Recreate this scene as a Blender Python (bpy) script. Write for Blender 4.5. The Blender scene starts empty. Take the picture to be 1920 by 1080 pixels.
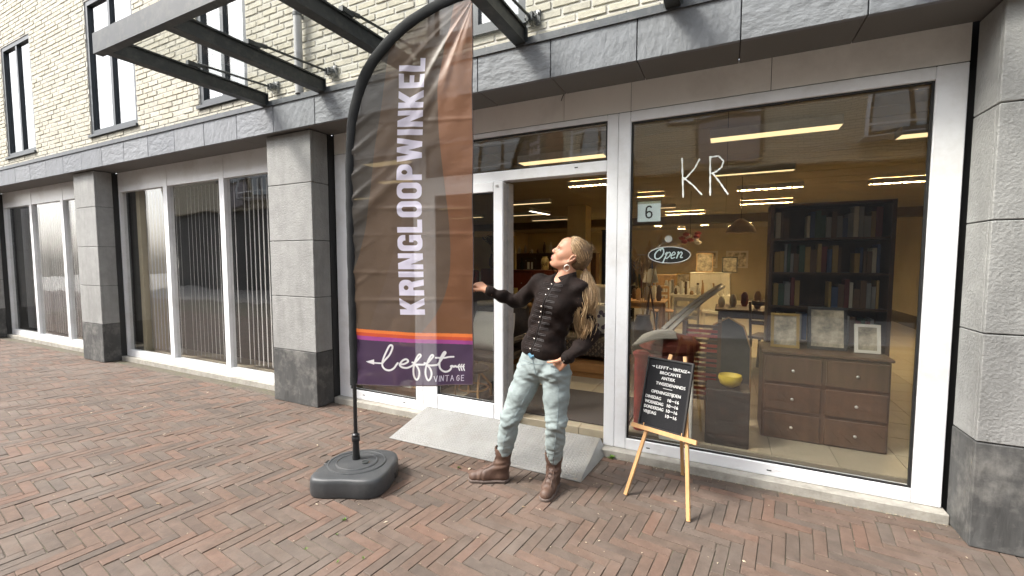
import bpy, bmesh, math, random
import numpy as np
from mathutils import Vector, Matrix, Euler
random.seed(7)
rng = np.random.default_rng(7)
S = bpy.context.scene
COL = S.collection
R = math.radians

# ------------------------------------------------------------------ camera, sky, sun, exposure
cam_d = bpy.data.cameras.new('camera'); cam = bpy.data.objects.new('camera', cam_d); COL.objects.link(cam)
cam_d.sensor_width = 36.0
cam_d.lens = 813.0 / 1920.0 * 36.0
cam_d.clip_start = 0.05; cam_d.clip_end = 300
cam.location = (0, 0, 1.53)
cam.rotation_euler = (R(90 - 3.64), 0, R(26.06))
S.camera = cam

SUN_DIR = Vector((0.58, 0.50, -0.86)).normalized()          # the way the light travels
W = bpy.data.worlds.new('World'); S.world = W; W.use_nodes = True
wn = W.node_tree.nodes; wl = W.node_tree.links
bg = wn['Background']
sky = wn.new('ShaderNodeTexSky'); sky.sky_type = 'NISHITA'; sky.sun_disc = False
sky.sun_elevation = math.asin(-SUN_DIR.z)
sky.sun_rotation = math.atan2(-SUN_DIR.x, -SUN_DIR.y)
sky.air_density = 1.0; sky.dust_density = 4.0; sky.ozone_density = 1.0
hs = wn.new('ShaderNodeHueSaturation'); hs.inputs['Saturation'].default_value = 0.30
wl.new(sky.outputs[0], hs.inputs['Color']); wl.new(hs.outputs[0], bg.inputs['Color'])
bg.inputs['Strength'].default_value = 0.15
sd = bpy.data.lights.new('sun', 'SUN'); sd.energy = 1.3; sd.angle = R(12); sd.color = (1.0, 0.95, 0.87)
so = bpy.data.objects.new('sun', sd); COL.objects.link(so)
so.rotation_euler = SUN_DIR.to_track_quat('-Z', 'Y').to_euler(); so.location = (-4, -4, 9)
S.view_settings.view_transform = 'Standard'; S.view_settings.look = 'None'
S.view_settings.exposure = 1.82; S.view_settings.gamma = 1.0
try: S.view_settings.use_curve_mapping = False
except Exception: pass
S.render.engine = 'CYCLES'
S.cycles.max_bounces = 8; S.cycles.transparent_max_bounces = 16
S.cycles.caustics_reflective = False; S.cycles.caustics_refractive = False
S.cycles.sample_clamp_indirect = 4.0
S.cycles.use_denoising = True

# ------------------------------------------------------------------ materials
def lin(r, g, b):
    f = lambda c: c / 12.92 if c <= 0.04045 else ((c + 0.055) / 1.055) ** 2.4
    return (f(r / 255), f(g / 255), f(b / 255))
def mat(name, col, rough=0.6, metal=0.0, var=0.12, scale=6.0, bump=0.0, bscale=60.0, spec=0.5, sheen=0.0,
        coat=0.0, stretch=None, rnd=None, dirt=None):
    """principled with noise-varied colour and fine relief.  rnd: list of colours picked per object / per island"""
    m = bpy.data.materials.new(name); m.use_nodes = True
    nt = m.node_tree; n = nt.nodes; l = nt.links
    p = n['Principled BSDF']
    p.inputs['Roughness'].default_value = rough; p.inputs['Metallic'].default_value = metal
    p.inputs['Specular IOR Level'].default_value = spec
    if sheen:
        p.inputs['Sheen Weight'].default_value = sheen; p.inputs['Sheen Roughness'].default_value = 0.35
    if coat: p.inputs['Coat Weight'].default_value = coat
    tc = n.new('ShaderNodeTexCoord'); src = tc.outputs['Object']
    if stretch:
        mp = n.new('ShaderNodeMapping'); mp.inputs['Scale'].default_value = stretch
        l.new(src, mp.inputs['Vector']); src = mp.outputs[0]
    nz = n.new('ShaderNodeTexNoise'); nz.inputs['Scale'].default_value = scale; nz.inputs['Detail'].default_value = 6
    nz.inputs['Roughness'].default_value = 0.62
    l.new(src, nz.inputs['Vector'])
    rm = n.new('ShaderNodeMapRange'); rm.inputs['From Min'].default_value = 0.3; rm.inputs['From Max'].default_value = 0.7
    rm.inputs['To Min'].default_value = 1 - var; rm.inputs['To Max'].default_value = 1 + var
    l.new(nz.outputs['Fac'], rm.inputs['Value'])
    if rnd:
        if rnd[0] == 'island':
            g = n.new('ShaderNodeNewGeometry'); ro = g.outputs['Random Per Island']
        else:
            g = n.new('ShaderNodeObjectInfo'); ro = g.outputs['Random']
        cr = n.new('ShaderNodeValToRGB'); cols = rnd[1]; e = cr.color_ramp; e.interpolation = 'LINEAR'
        e.elements[0].position = 0; e.elements[0].color = (*cols[0], 1)
        e.elements[1].position = 1; e.elements[1].color = (*cols[-1], 1)
        for i in range(1, len(cols) - 1):
            q = e.elements.new(i / (len(cols) - 1)); q.color = (*cols[i], 1)
        l.new(ro, cr.inputs[0]); base = cr.outputs[0]
        if len(rnd) > 2:                                        # shift noise per piece
            ad = n.new('ShaderNodeVectorMath'); ad.operation = 'ADD'
            sc = n.new('ShaderNodeMath'); sc.operation = 'MULTIPLY'; sc.inputs[1].default_value = 37
            l.new(ro, sc.inputs[0]); l.new(src, ad.inputs[0]); l.new(sc.outputs[0], ad.inputs[1]); l.new(ad.outputs[0], nz.inputs['Vector'])
    else:
        c = n.new('ShaderNodeRGB'); c.outputs[0].default_value = (*col, 1); base = c.outputs[0]
    vm = n.new('ShaderNodeVectorMath'); vm.operation = 'SCALE'
    l.new(base, vm.inputs[0]); l.new(rm.outputs[0], vm.inputs['Scale'])
    out = vm.outputs[0]
    if dirt:                                                    # (colour, scale, amount)
        dn = n.new('ShaderNodeTexNoise'); dn.inputs['Scale'].default_value = dirt[1]; dn.inputs['Detail'].default_value = 8
        dn.inputs['Roughness'].default_value = 0.7
        g2 = n.new('ShaderNodeNewGeometry'); dv = g2.outputs['Position']
        if len(dirt) > 3:
            dm = n.new('ShaderNodeMapping'); dm.inputs['Scale'].default_value = (1, 1, dirt[3]); l.new(dv, dm.inputs['Vector']); dv = dm.outputs[0]
        l.new(dv, dn.inputs['Vector'])
        dr = n.new('ShaderNodeMapRange'); dr.inputs['From Min'].default_value = 0.48; dr.inputs['From Max'].default_value = 0.72
        dr.inputs['To Max'].default_value = dirt[2]; l.new(dn.outputs['Fac'], dr.inputs['Value'])
        mx = n.new('ShaderNodeMix'); mx.data_type = 'RGBA'; mx.inputs['B'].default_value = (*dirt[0], 1)
        l.new(dr.outputs[0], mx.inputs['Factor']); l.new(out, mx.inputs['A']); out = mx.outputs['Result']
    l.new(out, p.inputs['Base Color'])
    rr = n.new('ShaderNodeMapRange'); rr.inputs['To Min'].default_value = max(0.02, rough - 0.12); rr.inputs['To Max'].default_value = min(1, rough + 0.12)
    l.new(nz.outputs['Fac'], rr.inputs['Value']); l.new(rr.outputs[0], p.inputs['Roughness'])
    if bump:
        b = n.new('ShaderNodeBump'); b.inputs['Strength'].default_value = 1.0; b.inputs['Distance'].default_value = bump
        n2 = n.new('ShaderNodeTexNoise'); n2.inputs['Scale'].default_value = bscale; n2.inputs['Detail'].default_value = 5
        l.new(src, n2.inputs['Vector']); l.new(n2.outputs['Fac'], b.inputs['Height']); l.new(b.outputs[0], p.inputs['Normal'])
    return m
def emis(name, col, s):
    m = bpy.data.materials.new(name); m.use_nodes = True
    p = m.node_tree.nodes['Principled BSDF']; p.inputs['Base Color'].default_value = (*col, 1)
    p.inputs['Emission Color'].default_value = (*col, 1); p.inputs['Emission Strength'].default_value = s
    return m
def glassmat(name, tint, ior=1.5, dust=0.0, boost=1.0):
    m = bpy.data.materials.new(name); m.use_nodes = True
    nt = m.node_tree; n = nt.nodes; l = nt.links
    for x in list(n):
        if x.type != 'OUTPUT_MATERIAL': n.remove(x)
    out = [x for x in n if x.type == 'OUTPUT_MATERIAL'][0]
    tr = n.new('ShaderNodeBsdfTransparent'); tr.inputs[0].default_value = (*tint, 1)
    gl = n.new('ShaderNodeBsdfGlossy'); gl.inputs['Roughness'].default_value = 0.0
    tc = n.new('ShaderNodeTexCoord'); nz = n.new('ShaderNodeTexNoise'); nz.inputs['Scale'].default_value = 1.3
    b = n.new('ShaderNodeBump'); b.inputs['Distance'].default_value = 0.004; l.new(tc.outputs['Object'], nz.inputs['Vector'])
    l.new(nz.outputs['Fac'], b.inputs['Height']); l.new(b.outputs[0], gl.inputs['Normal'])
    f0 = ((ior-1)/(ior+1))**2*boost
    fr = n.new('ShaderNodeLayerWeight'); fr.inputs['Blend'].default_value = .5      # 1 - |cos|, the same from both sides of a pane
    pw = n.new('ShaderNodeMath'); pw.operation = 'POWER'; pw.inputs[1].default_value = 5; l.new(fr.outputs['Facing'], pw.inputs[0])
    mu = n.new('ShaderNodeMath'); mu.operation = 'MULTIPLY_ADD'; mu.inputs[1].default_value = 1-f0; mu.inputs[2].default_value = f0; mu.use_clamp = True
    l.new(pw.outputs[0], mu.inputs[0])
    mx = n.new('ShaderNodeMixShader'); l.new(mu.outputs[0], mx.inputs[0]); l.new(tr.outputs[0], mx.inputs[1]); l.new(gl.outputs[0], mx.inputs[2])
    last = mx.outputs[0]
    if dust:
        df = n.new('ShaderNodeBsdfDiffuse'); df.inputs[0].default_value = (0.55, 0.56, 0.54, 1)
        dz = n.new('ShaderNodeTexNoise'); dz.inputs['Scale'].default_value = 5; dz.inputs['Detail'].default_value = 7
        l.new(tc.outputs['Object'], dz.inputs['Vector'])
        dm = n.new('ShaderNodeMath'); dm.operation = 'MULTIPLY'; dm.inputs[1].default_value = dust * 2; l.new(dz.outputs['Fac'], dm.inputs[0])
        m2 = n.new('ShaderNodeMixShader'); l.new(dm.outputs[0], m2.inputs[0]); l.new(last, m2.inputs[1]); l.new(df.outputs[0], m2.inputs[2]); last = m2.outputs[0]
    l.new(last, out.inputs[0])
    return m

# ------------------------------------------------------------------ mesh and object helpers
class MB:
    """collects shapes (world coordinates) and links them as one mesh object"""
    def __init__(s): s.v = []; s.f = []; s.m = []; s.cm = 0
    def add(s, vs, fs):
        k = len(s.v); s.v += [tuple(map(float, v)) for v in vs]; s.f += [tuple(i + k for i in f) for f in fs]; s.m += [s.cm] * len(fs); return s
    def box(s, x0, x1, y0, y1, z0, z1, M=None, bev=0.0):
        if x0 > x1: x0, x1 = x1, x0
        if y0 > y1: y0, y1 = y1, y0
        if z0 > z1: z0, z1 = z1, z0
        if bev:
            b = min(bev, (x1-x0)*.45, (y1-y0)*.45, (z1-z0)*.45)
            vs = []; X = (x0, x1); Y = (y0, y1); Z = (z0, z1); idx = {}
            for i in (0, 1):
                for j in (0, 1):
                    for k in (0, 1):
                        sx, sy, sz = (1 - 2*i)*b, (1 - 2*j)*b, (1 - 2*k)*b
                        for a, v in enumerate(((X[i], Y[j]+sy, Z[k]+sz), (X[i]+sx, Y[j], Z[k]+sz), (X[i]+sx, Y[j]+sy, Z[k]))):
                            idx[i, j, k, a] = len(vs); vs.append(v)
            fs = []
            q = lambda *a: fs.append(tuple(idx[t] for t in a))
            for i in (0, 1):
                q((i,0,0,0),(i,1,0,0),(i,1,1,0),(i,0,1,0)); q((0,i,0,1),(1,i,0,1),(1,i,1,1),(0,i,1,1)); q((0,0,i,2),(1,0,i,2),(1,1,i,2),(0,1,i,2))
                for j in (0, 1):
                    q((i,j,0,0),(i,j,1,0),(i,j,1,1),(i,j,0,1)); q((i,0,j,0),(i,1,j,0),(i,1,j,2),(i,0,j,2)); q((0,i,j,1),(1,i,j,1),(1,i,j,2),(0,i,j,2))
                    for k in (0, 1): q((i,j,k,0),(i,j,k,1),(i,j,k,2))
        else:
            vs = [(x, y, z) for x in (x0, x1) for y in (y0, y1) for z in (z0, z1)]
            fs = [(0,1,3,2),(4,6,7,5),(0,4,5,1),(2,3,7,6),(0,2,6,4),(1,5,7,3)]
        if M is not None: vs = [M @ Vector(v) for v in vs]
        return s.add(vs, fs)
    def bar(s, a, b, w, t, up=(0, 0, 1)):
        a = Vector(a); b = Vector(b); d = (b - a); L = d.length; d.normalize(); u = Vector(up)
        x = d.cross(u)
        if x.length < 1e-4: x = d.cross(Vector((1, 0, 0)))
        x.normalize(); u = x.cross(d)
        vs = []
        for q in (a, b):
            for i, j in ((-1,-1),(1,-1),(1,1),(-1,1)): vs.append(q + x*i*w/2 + u*j*t/2)
        return s.add(vs, [(0,1,2,3),(7,6,5,4),(0,4,5,1),(1,5,6,2),(2,6,7,3),(3,7,4,0)])
    def tube(s, pts, r, n=8, cap=True, flat=None):
        pts = [Vector(p) for p in pts]; N = len(pts)
        rr = r if hasattr(r, '__len__') else [r]*N
        k = len(s.v); prev = None; vs = []; fs = []
        for i, p in enumerate(pts):
            t = (pts[min(i+1, N-1)] - pts[max(i-1, 0)])
            if t.length < 1e-9: t = Vector((0, 0, 1))
            t.normalize()
            if prev is None:
                a = Vector((0, 0, 1)) if abs(t.z) < .9 else Vector((1, 0, 0))
                x = t.cross(a).normalized()
            else:
                x = prev - t*prev.dot(t)
                x = x.normalized() if x.length > 1e-6 else prev
            prev = x; y = t.cross(x)
            for j in range(n):
                an = 2*math.pi*j/n
                o = x*math.cos(an)*rr[i] + y*math.sin(an)*rr[i]
                if flat is not None: o = o - Vector(flat[0])*o.dot(Vector(flat[0]))*(1-flat[1])
                vs.append(p + o)
        for i in range(N-1):
            for j in range(n):
                fs.append((i*n+j, i*n+(j+1) % n, (i+1)*n+(j+1) % n, (i+1)*n+j))
        if cap: fs.append(tuple(range(n))[::-1]); fs.append(tuple((N-1)*n+j for j in range(n)))
        return s.add(vs, fs)
    def cyl(s, a, b, r, n=16, r2=None): return s.tube([a, b], [r, r if r2 is None else r2], n)
    def lathe(s, c, prof, n=20, M=None):
        vs = []; fs = []; c = Vector(c)
        for r, z in prof:
            for j in range(n):
                a = 2*math.pi*j/n; v = Vector((r*math.cos(a), r*math.sin(a), z))
                vs.append(c + (M @ v if M is not None else v))
        for i in range(len(prof)-1):
            for j in range(n): fs.append((i*n+j, i*n+(j+1) % n, (i+1)*n+(j+1) % n, (i+1)*n+j))
        fs.append(tuple(range(n))[::-1]); fs.append(tuple((len(prof)-1)*n+j for j in range(n)))
        return s.add(vs, fs)
    def prism(s, poly, o, ux, uy, un, t0, t1):
        """2-D polygon in the plane (ux, uy) extruded along un from t0 to t1"""
        o, ux, uy, un = map(Vector, (o, ux, uy, un)); n = len(poly)
        vs = [o + ux*x + uy*y + un*t for t in (t0, t1) for x, y in poly]
        fs = [tuple(range(n))[::-1], tuple(range(n, 2*n))] + [(i, (i+1) % n, n+(i+1) % n, n+i) for i in range(n)]
        return s.add(vs, fs)
    def build(s, name, m, parent=None, smooth=False, label=None):
        me = bpy.data.meshes.new(name)
        v = s.v
        if parent is not None:
            I = WM(parent).inverted(); v = [I @ Vector(q) for q in v]
        me.from_pydata(v, [], s.f); 
        ms = m if isinstance(m, (list, tuple)) else [m]
        for q in ms: me.materials.append(q)
        if len(ms) > 1: me.polygons.foreach_set('material_index', s.m)
        bm = bmesh.new(); bm.from_mesh(me); bmesh.ops.recalc_face_normals(bm, faces=bm.faces); bm.to_mesh(me); bm.free()
        if smooth:
            me.polygons.foreach_set('use_smooth', [True]*len(me.polygons))
            if smooth != 'all': me.set_sharp_from_angle(angle=R(40))
        me.update()
        o = bpy.data.objects.new(name, me); COL.objects.link(o)
        if parent is not None: o.parent = parent
        if label: o['label'] = label
        return o
_wm = {}
def WM(o):
    m = Matrix.Identity(4)
    while o is not None:
        m = (Matrix.LocRotScale(o.location, o.rotation_euler, o.scale)) @ m; o = o.parent
    return m
def empty(name, loc, label, cat, group=None, rz=0):
    o = bpy.data.objects.new(name, None); COL.objects.link(o); o.empty_display_size = 0.1
    o.location = loc; o.rotation_euler = (0, 0, rz); o['label'] = label; o['category'] = cat
    if group: o['group'] = group
    return o
def tag(o, label, cat, group=None):
    o['label'] = label; o['category'] = cat
    if group: o['group'] = group
    return o
def copy_tree(o, parent=None):
    c = o.copy(); COL.objects.link(c)
    if parent is not None: c.parent = parent
    for ch in list(o.children): copy_tree(ch, c)
    return c
def mesh_obj(name, v, f, m, parent=None, smooth=True):
    b = MB(); b.v = [tuple(map(float, q)) for q in v]; b.f = [tuple(map(int, q)) for q in f]; b.m = [0]*len(b.f)
    return b.build(name, m, parent, 'all' if smooth else False)
def text_obj(name, s, size, o, ux, uy, m, parent, depth=0.002, xs=1.0, align='LEFT', bold=0.0):
    """letters as thin solid geometry laid in the plane (ux, uy) at o"""
    cu = bpy.data.curves.new('lettering', 'FONT'); cu.body = s; cu.size = size; cu.extrude = depth/2; cu.align_x = align
    cu.offset = bold; cu.resolution_u = 3
    t = bpy.data.objects.new('tmp_text', cu); COL.objects.link(t)
    dg = bpy.context.evaluated_depsgraph_get(); me = bpy.data.meshes.new_from_object(t.evaluated_get(dg))
    bpy.data.objects.remove(t); bpy.data.curves.remove(cu)
    o, ux, uy = Vector(o), Vector(ux).normalized(), Vector(uy).normalized(); un = ux.cross(uy)
    I = WM(parent).inverted()
    for v in me.vertices: v.co = I @ (o + ux*v.co.x*xs + uy*v.co.y + un*v.co.z)
    me.name = name; me.materials.clear(); me.materials.append(m); me.update()
    ob = bpy.data.objects.new(name, me); COL.objects.link(ob); ob.parent = parent
    return ob

# camera-space test only for choosing which repeated pieces become individual objects
_cp = Vector(cam.location); _cr = Matrix.Rotation(R(26.06), 3, 'Z') @ Matrix.Rotation(R(90 - 3.64), 3, 'X')
def view(p):
    q = _cr.transposed() @ (Vector(p) - _cp)
    if q.z > -0.05: return None
    return (q.x / -q.z * 813 + 960, 540 - q.y / -q.z * 813, -q.z)
def in_view(p, mg=0):
    q = view(p); return q is not None and -mg < q[0] < 1920+mg and -mg < q[1] < 1080+mg
# ------------------------------------------------------------------ material library
M = {}
M['mortar'] = mat('mortar', (0.50, 0.485, 0.44), 0.95, scale=20, bump=0.002)
BRC = [(0.445, 0.42, 0.335), (0.475, 0.45, 0.37), (0.455, 0.425, 0.335), (0.495, 0.475, 0.40), (0.435, 0.41, 0.34), (0.48, 0.45, 0.36)]
M['brick'] = mat('yellow_brick', BRC[0], 0.9, var=0.16, scale=14, bump=0.003, bscale=45, rnd=('object', BRC, 1), dirt=((0.26, 0.24, 0.20), 9, 0.4))
M['brick_i'] = mat('yellow_brick_courses', BRC[0], 0.9, var=0.16, scale=14, bump=0.003, bscale=45, rnd=('island', BRC, 1), dirt=((0.26, 0.24, 0.20), 9, 0.4))
M['slate'] = mat('rough_grey_stone', (0.205, 0.213, 0.226), 0.75, var=0.12, scale=5, bump=0.014, bscale=24, stretch=(0.55, 1, 1), dirt=((.12, .125, .13), 5, .45, .2), rnd=('object', [(0.180, 0.191, 0.208), (0.212, 0.222, 0.236)], 1))
M['slate_v'] = mat('rough_grey_stone_upright', (0.205, 0.213, 0.226), 0.75, var=0.12, scale=5, bump=0.012, bscale=22, stretch=(1, 1, 0.6), dirt=((.12, .125, .13), 5, .45, .2), rnd=('object', [(0.180, 0.191, 0.208), (0.212, 0.222, 0.236)], 1))
M['soffit'] = mat('smooth_grey_stone', (0.15, 0.146, 0.14), 0.7, var=0.06, scale=3)
M['pierstone'] = mat('pier_stone', (0.29, 0.29, 0.28), 0.8, var=0.14, scale=7, bump=0.006, bscale=70, dirt=((0.17, 0.17, 0.162), 3.5, 0.65, .22))
M['basestone'] = mat('dark_base_stone', (0.07, 0.07, 0.068), 0.8, var=0.3, scale=9, bump=0.010, bscale=22, stretch=(1, 1, 0.35), dirt=((0.26, 0.25, 0.23), 6, 0.6))
M['core'] = mat('dark_joint', (0.05, 0.05, 0.05), 0.95)
M['flash'] = mat('dark_metal_flashing', (0.055, 0.062, 0.07), 0.45, var=0.25, scale=8, dirt=((0.17, 0.17, 0.17), 14, 0.5), stretch=(1, 1, .2))
M['steel'] = mat('dark_painted_steel', (0.022, 0.026, 0.027), 0.5, var=0.3, scale=9, dirt=((0.10, 0.10, 0.085), 11, 0.55))
M['bolt'] = mat('galvanised_bolt', (0.5, 0.5, 0.5), 0.35, 1.0)
M['pvc'] = mat('white_frame', (0.80, 0.81, 0.83), 0.32, var=0.035, scale=2.5, dirt=((0.46, 0.43, 0.38), 2.6, 0.38))
M['pvcpanel'] = mat('white_panel', (0.86, 0.84, 0.81), 0.55, var=0.05, scale=2.0, dirt=((0.42, 0.39, 0.36), 2.5, 0.3), stretch=(1, 1, .5))
M['gasket'] = mat('black_rubber', (0.012, 0.012, 0.012), 0.6)
M['edge'] = mat('sash_edge', (0.42, 0.41, 0.40), 0.5, var=0.1, scale=12, dirt=((0.22, 0.21, 0.2), 18, 0.5))
M['glass'] = glassmat('window_glass', (0.97, 0.975, 0.965), 1.55, boost=2.1)
M['roofglass'] = glassmat('canopy_glass', (0.97, 0.98, 0.97), 1.35, dust=0.008)
M['upglass'] = glassmat('upper_window_glass', (0.55, 0.58, 0.6), 1.9, boost=2.6)
M['concrete'] = mat('concrete_sill', (0.36, 0.34, 0.30), 0.9, var=0.2, scale=10, bump=0.003, dirt=((0.18, 0.165, 0.13), 7, 0.7))
PVC_ = [(0.0995, 0.071, 0.0543), (0.1206, 0.078, 0.0572), (0.0821, 0.0627, 0.0503), (0.108, 0.0818, 0.0652), (0.1333, 0.0793, 0.0566), (0.0898, 0.0691, 0.0555), (0.1038, 0.0731, 0.055)]
M['paver'] = mat('clay_paver', PVC_[0], 0.85, var=0.22, scale=16, bump=0.0025, bscale=70, rnd=('object', PVC_, 1), dirt=((0.185, 0.155, 0.132), 1.3, 0.5))
M['paver_i'] = mat('clay_pavers_beyond', PVC_[0], 0.85, var=0.22, scale=16, bump=0.0025, bscale=70, rnd=('island', PVC_, 1), dirt=((0.185, 0.155, 0.132), 1.3, 0.5))
M['bed'] = mat('sandy_joint', (0.10, 0.085, 0.065), 0.95, var=0.4, scale=30, bump=0.004, dirt=((0.09, 0.11, 0.04), 4, 0.6))
M['street'] = mat('street_paving', (0.11, 0.085, 0.075), 0.9, var=0.2, scale=3)

# ------------------------------------------------------------------ ground and pavement
M['bounce_street'] = mat('bounce_street_paving', (0.33, 0.315, 0.295), 0.9, var=0.15, scale=2)  # unseen part of the street, made pale to bounce light under the soffit
g = MB(); g.box(-60, 60, -60, -3.0, -0.30, -0.0295); o = g.build('street', M['bounce_street']); o['kind'] = 'structure'
g = MB(); g.box(-60, 60, -2.999, 40, -0.30, -0.030); o = g.build('ground', M['street']); o['kind'] = 'structure'
pav = MB(); pav.box(-18, 7, -3.0, 3.30, -0.028, -0.0055); pav = pav.build('pavement', M['bed']); pav['kind'] = 'structure'

PL, PW, PJ = 0.25, 0.0625, 0.0036
ANG = R(-7.0)
def clip_y(poly, y, keep_below=True):
    out = []
    for i in range(len(poly)):
        a, b = poly[i], poly[(i+1) % len(poly)]
        ia, ib = (a[1] <= y) == keep_below, (b[1] <= y) == keep_below
        if ia: out.append(a)
        if ia != ib:
            t = (y - a[1]) / (b[1] - a[1]); out.append((a[0] + t*(b[0]-a[0]), y))
    return out
def slab_poly(mb, poly, z0, z1, bv=0.004, tilt=(0, 0)):
    n = len(poly); cx = sum(p[0] for p in poly)/n; cy = sum(p[1] for p in poly)/n
    zz = lambda x, y: (x-cx)*tilt[0] + (y-cy)*tilt[1]
    def ins(p):
        dx, dy = p[0]-cx, p[1]-cy; L = math.hypot(dx, dy)
        return (p[0]-dx/L*bv*1.3, p[1]-dy/L*bv*1.3)
    vs = [(x, y, z0) for x, y in poly] + [(x, y, z1 - bv*0.7 + zz(x, y)) for x, y in poly] + [(*ins(p), z1 + zz(*p)) for p in poly]
    fs = [(i, (i+1) % n, n+(i+1) % n, n+i) for i in range(n)] + [(n+i, n+(i+1) % n, 2*n+(i+1) % n, 2*n+i) for i in range(n)] + [tuple(range(2*n, 3*n))]
    mb.add(vs, fs)
ca, sa = math.cos(ANG), math.sin(ANG)
N_ = 4
pieces = []
YB = 3.150                                                          # border course starts here
for k in range(-330, 330):
    for m in range(-60, 60):
        for (x, y, w, h) in (((k + 2*N_*m)*PW, k*PW, PL, PW), ((k + N_ + 2*N_*m)*PW, (k + 1 - N_)*PW, PW, PL)):
            cx, cy = x + w/2 + 0.013, y + h/2
            wx, wy = cx*ca - cy*sa, cx*sa + cy*ca
            if not (-17.5 < wx < 4.5 and -1.6 < wy < YB + 0.12): continue
            if wy < 0.4 and not in_view((wx, wy, 0), 900): continue
            pieces.append((wx, wy, w, h))
indiv, rest = [], []
for (wx, wy, w, h) in pieces:
    c = [(-w/2+PJ/2, -h/2+PJ/2), (w/2-PJ/2, -h/2+PJ/2), (w/2-PJ/2, h/2-PJ/2), (-w/2+PJ/2, h/2-PJ/2)]
    poly = [(wx + a*ca - b*sa, wy + a*sa + b*ca) for a, b in c]
    cut = max(p[1] for p in poly) > YB
    full = not cut
    if cut:
        poly = clip_y(poly, YB - 0.003)
        if len(poly) < 3 or max(p[1] for p in poly) - min(p[1] for p in poly) < 0.012: continue
    v = view((wx, wy, 0))
    vis = v is not None and -20 < v[0] < 1940 and v[1] < 1100
    onramp = -2.45 < wx < -0.95 and wy > 2.9
    onbase = (wx + 2.2)**2 + (wy - 2.15)**2 < 0.17**2
    d = (Vector((wx, wy, 0)) - _cp).length
    (indiv if (full and vis and not onramp and not onbase) else rest).append((d, wx, wy, w, h, poly))
indiv.sort(key=lambda t: t[0]); rest += indiv[300:]; indiv = indiv[:300]
protos = []
for kk in range(6):
    b = MB(); c = [(-PL/2+PJ/2, -PW/2+PJ/2), (PL/2-PJ/2, -PW/2+PJ/2), (PL/2-PJ/2, PW/2-PJ/2), (-PL/2+PJ/2, PW/2-PJ/2)]
    c = [(x + random.uniform(-.0015, .0015), y + random.uniform(-.0015, .0015)) for x, y in c]
    c = [(c[0][0]+.006, c[0][1]), c[0], c[1], (c[1][0], c[1][1]+.004), c[2], c[3]] if False else c
    slab_poly(b, c, -0.03, 0.0)
    protos.append(b.build('paver', M['paver'], pav))
for i, (d, wx, wy, w, h, poly) in enumerate(indiv):
    o = protos[i] if i < 6 else protos[i % 6].copy()
    if i >= 6: COL.objects.link(o); o.parent = pav
    o.location = (wx, wy, random.uniform(-0.0025, 0.0018))
    o.rotation_euler = (random.gauss(0, .006), random.gauss(0, .004), ANG + (0 if w > h else R(90)) + random.choice((0, math.pi)) + random.gauss(0, .006))
b = MB()
for (d, wx, wy, w, h, poly) in rest:
    slab_poly(b, poly, -0.03, random.uniform(-0.0025, 0.0018), tilt=(random.gauss(0, .006), random.gauss(0, .006)))
for row, y0 in enumerate((YB, YB + 0.062)):
    x = -3.74 - (0.1 if row else 0)
    while x < 4.5:
        L = 0.2 + random.uniform(-.01, .01)
        slab_poly(b, [(x, y0), (x+L-PJ, y0), (x+L-PJ, y0+.0575), (x, y0+.0575)], -0.03, random.uniform(-0.003, 0.001), tilt=(random.gauss(0, .006), random.gauss(0, .01)))
        x += L
o = b.build('pavers', M['paver_i'], pav); o['kind'] = 'stuff'

# ------------------------------------------------------------------ the shop building
YF, YC, YW = 3.36, 3.00, 3.08            # window frames, cornice face, brick face
XL, XR = -18.0, 7.0
bld = empty('shop_building', (0, 3.36, 0), 'shop building of pale yellow brick with grey stone cornice and white shopfront', 'building')

# upper brick wall
UPW = [(-2.30, -1.395, 3.335, 5.2), (-5.6, -4.7, 3.335, 5.2), (-8.3, -7.0, 3.335, 5.2), (-11.4, -10.2, 3.335, 5.2), (0.5, 1.5, 3.335, 5.2)]
w = MB(); ztop = 8.0
xs = sorted([XL, XR] + [q for u in UPW for q in u[:2]])
for i in range(len(xs)-1):
    win = [u for u in UPW if abs(u[0]-xs[i]) < 1e-6]
    if win:
        w.box(xs[i], xs[i+1], YW+.006, YW+.25, 3.165, win[0][2]); w.box(xs[i], xs[i+1], YW+.006, YW+.25, win[0][3], ztop)
    else: w.box(xs[i], xs[i+1], YW+.006, YW+.25, 3.165, ztop)
wall = w.build('wall', M['mortar'], bld)
bl, bh, jt = 0.208, 0.052, 0.012
cand = []; rest = MB(); r_ = 0; z = 3.172
while z + bh < ztop:
    segs = [(XL, XR)]
    for u in UPW:
        if z + bh > u[2] - .004 and z < u[3] + .004:
            segs = [q for s_ in segs for q in ((s_[0], min(s_[1], u[0])), (max(s_[0], u[1]), s_[1])) if q[1]-q[0] > .03]
    off = (r_ % 2)*(bl+jt)/2 + (0.03 if r_ % 3 == 0 else 0)
    for a, e in segs:
        k0 = math.floor((a - off)/(bl+jt))
        x = k0*(bl+jt) + off
        while x < e:
            p, q = max(x, a + jt/2), min(x + bl, e - jt/2)
            if q - p > 0.03:
                full = q - p > bl - .001
                c = ((p+q)/2, YW, z + bh/2)
                if z < 4.6 or in_view(c, 100):
                    if full and in_view(c, 10) and c[0] > -4.4: cand.append(((Vector(c)-_cp).length, c))
                    else: rest.box(p, q, YW + random.uniform(-.004, .003), YW + .03, z, z + bh, bev=.003) if in_view(c, 60) else rest.box(p, q, YW, YW+.03, z, z+bh)
            x += bl + jt
    z += bh + jt; r_ += 1
cand.sort(key=lambda t: t[0])
bp = []
for k in range(5):
    q = MB(); q.box(-bl/2 + random.uniform(0, .004), bl/2 - random.uniform(0, .004), 0, .03, -bh/2 + random.uniform(0, .003), bh/2 - random.uniform(0, .003), bev=.004)
    bp.append(q.build('brick', M['brick'], None)); bp[-1].parent = wall
I = WM(wall).inverted()
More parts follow.
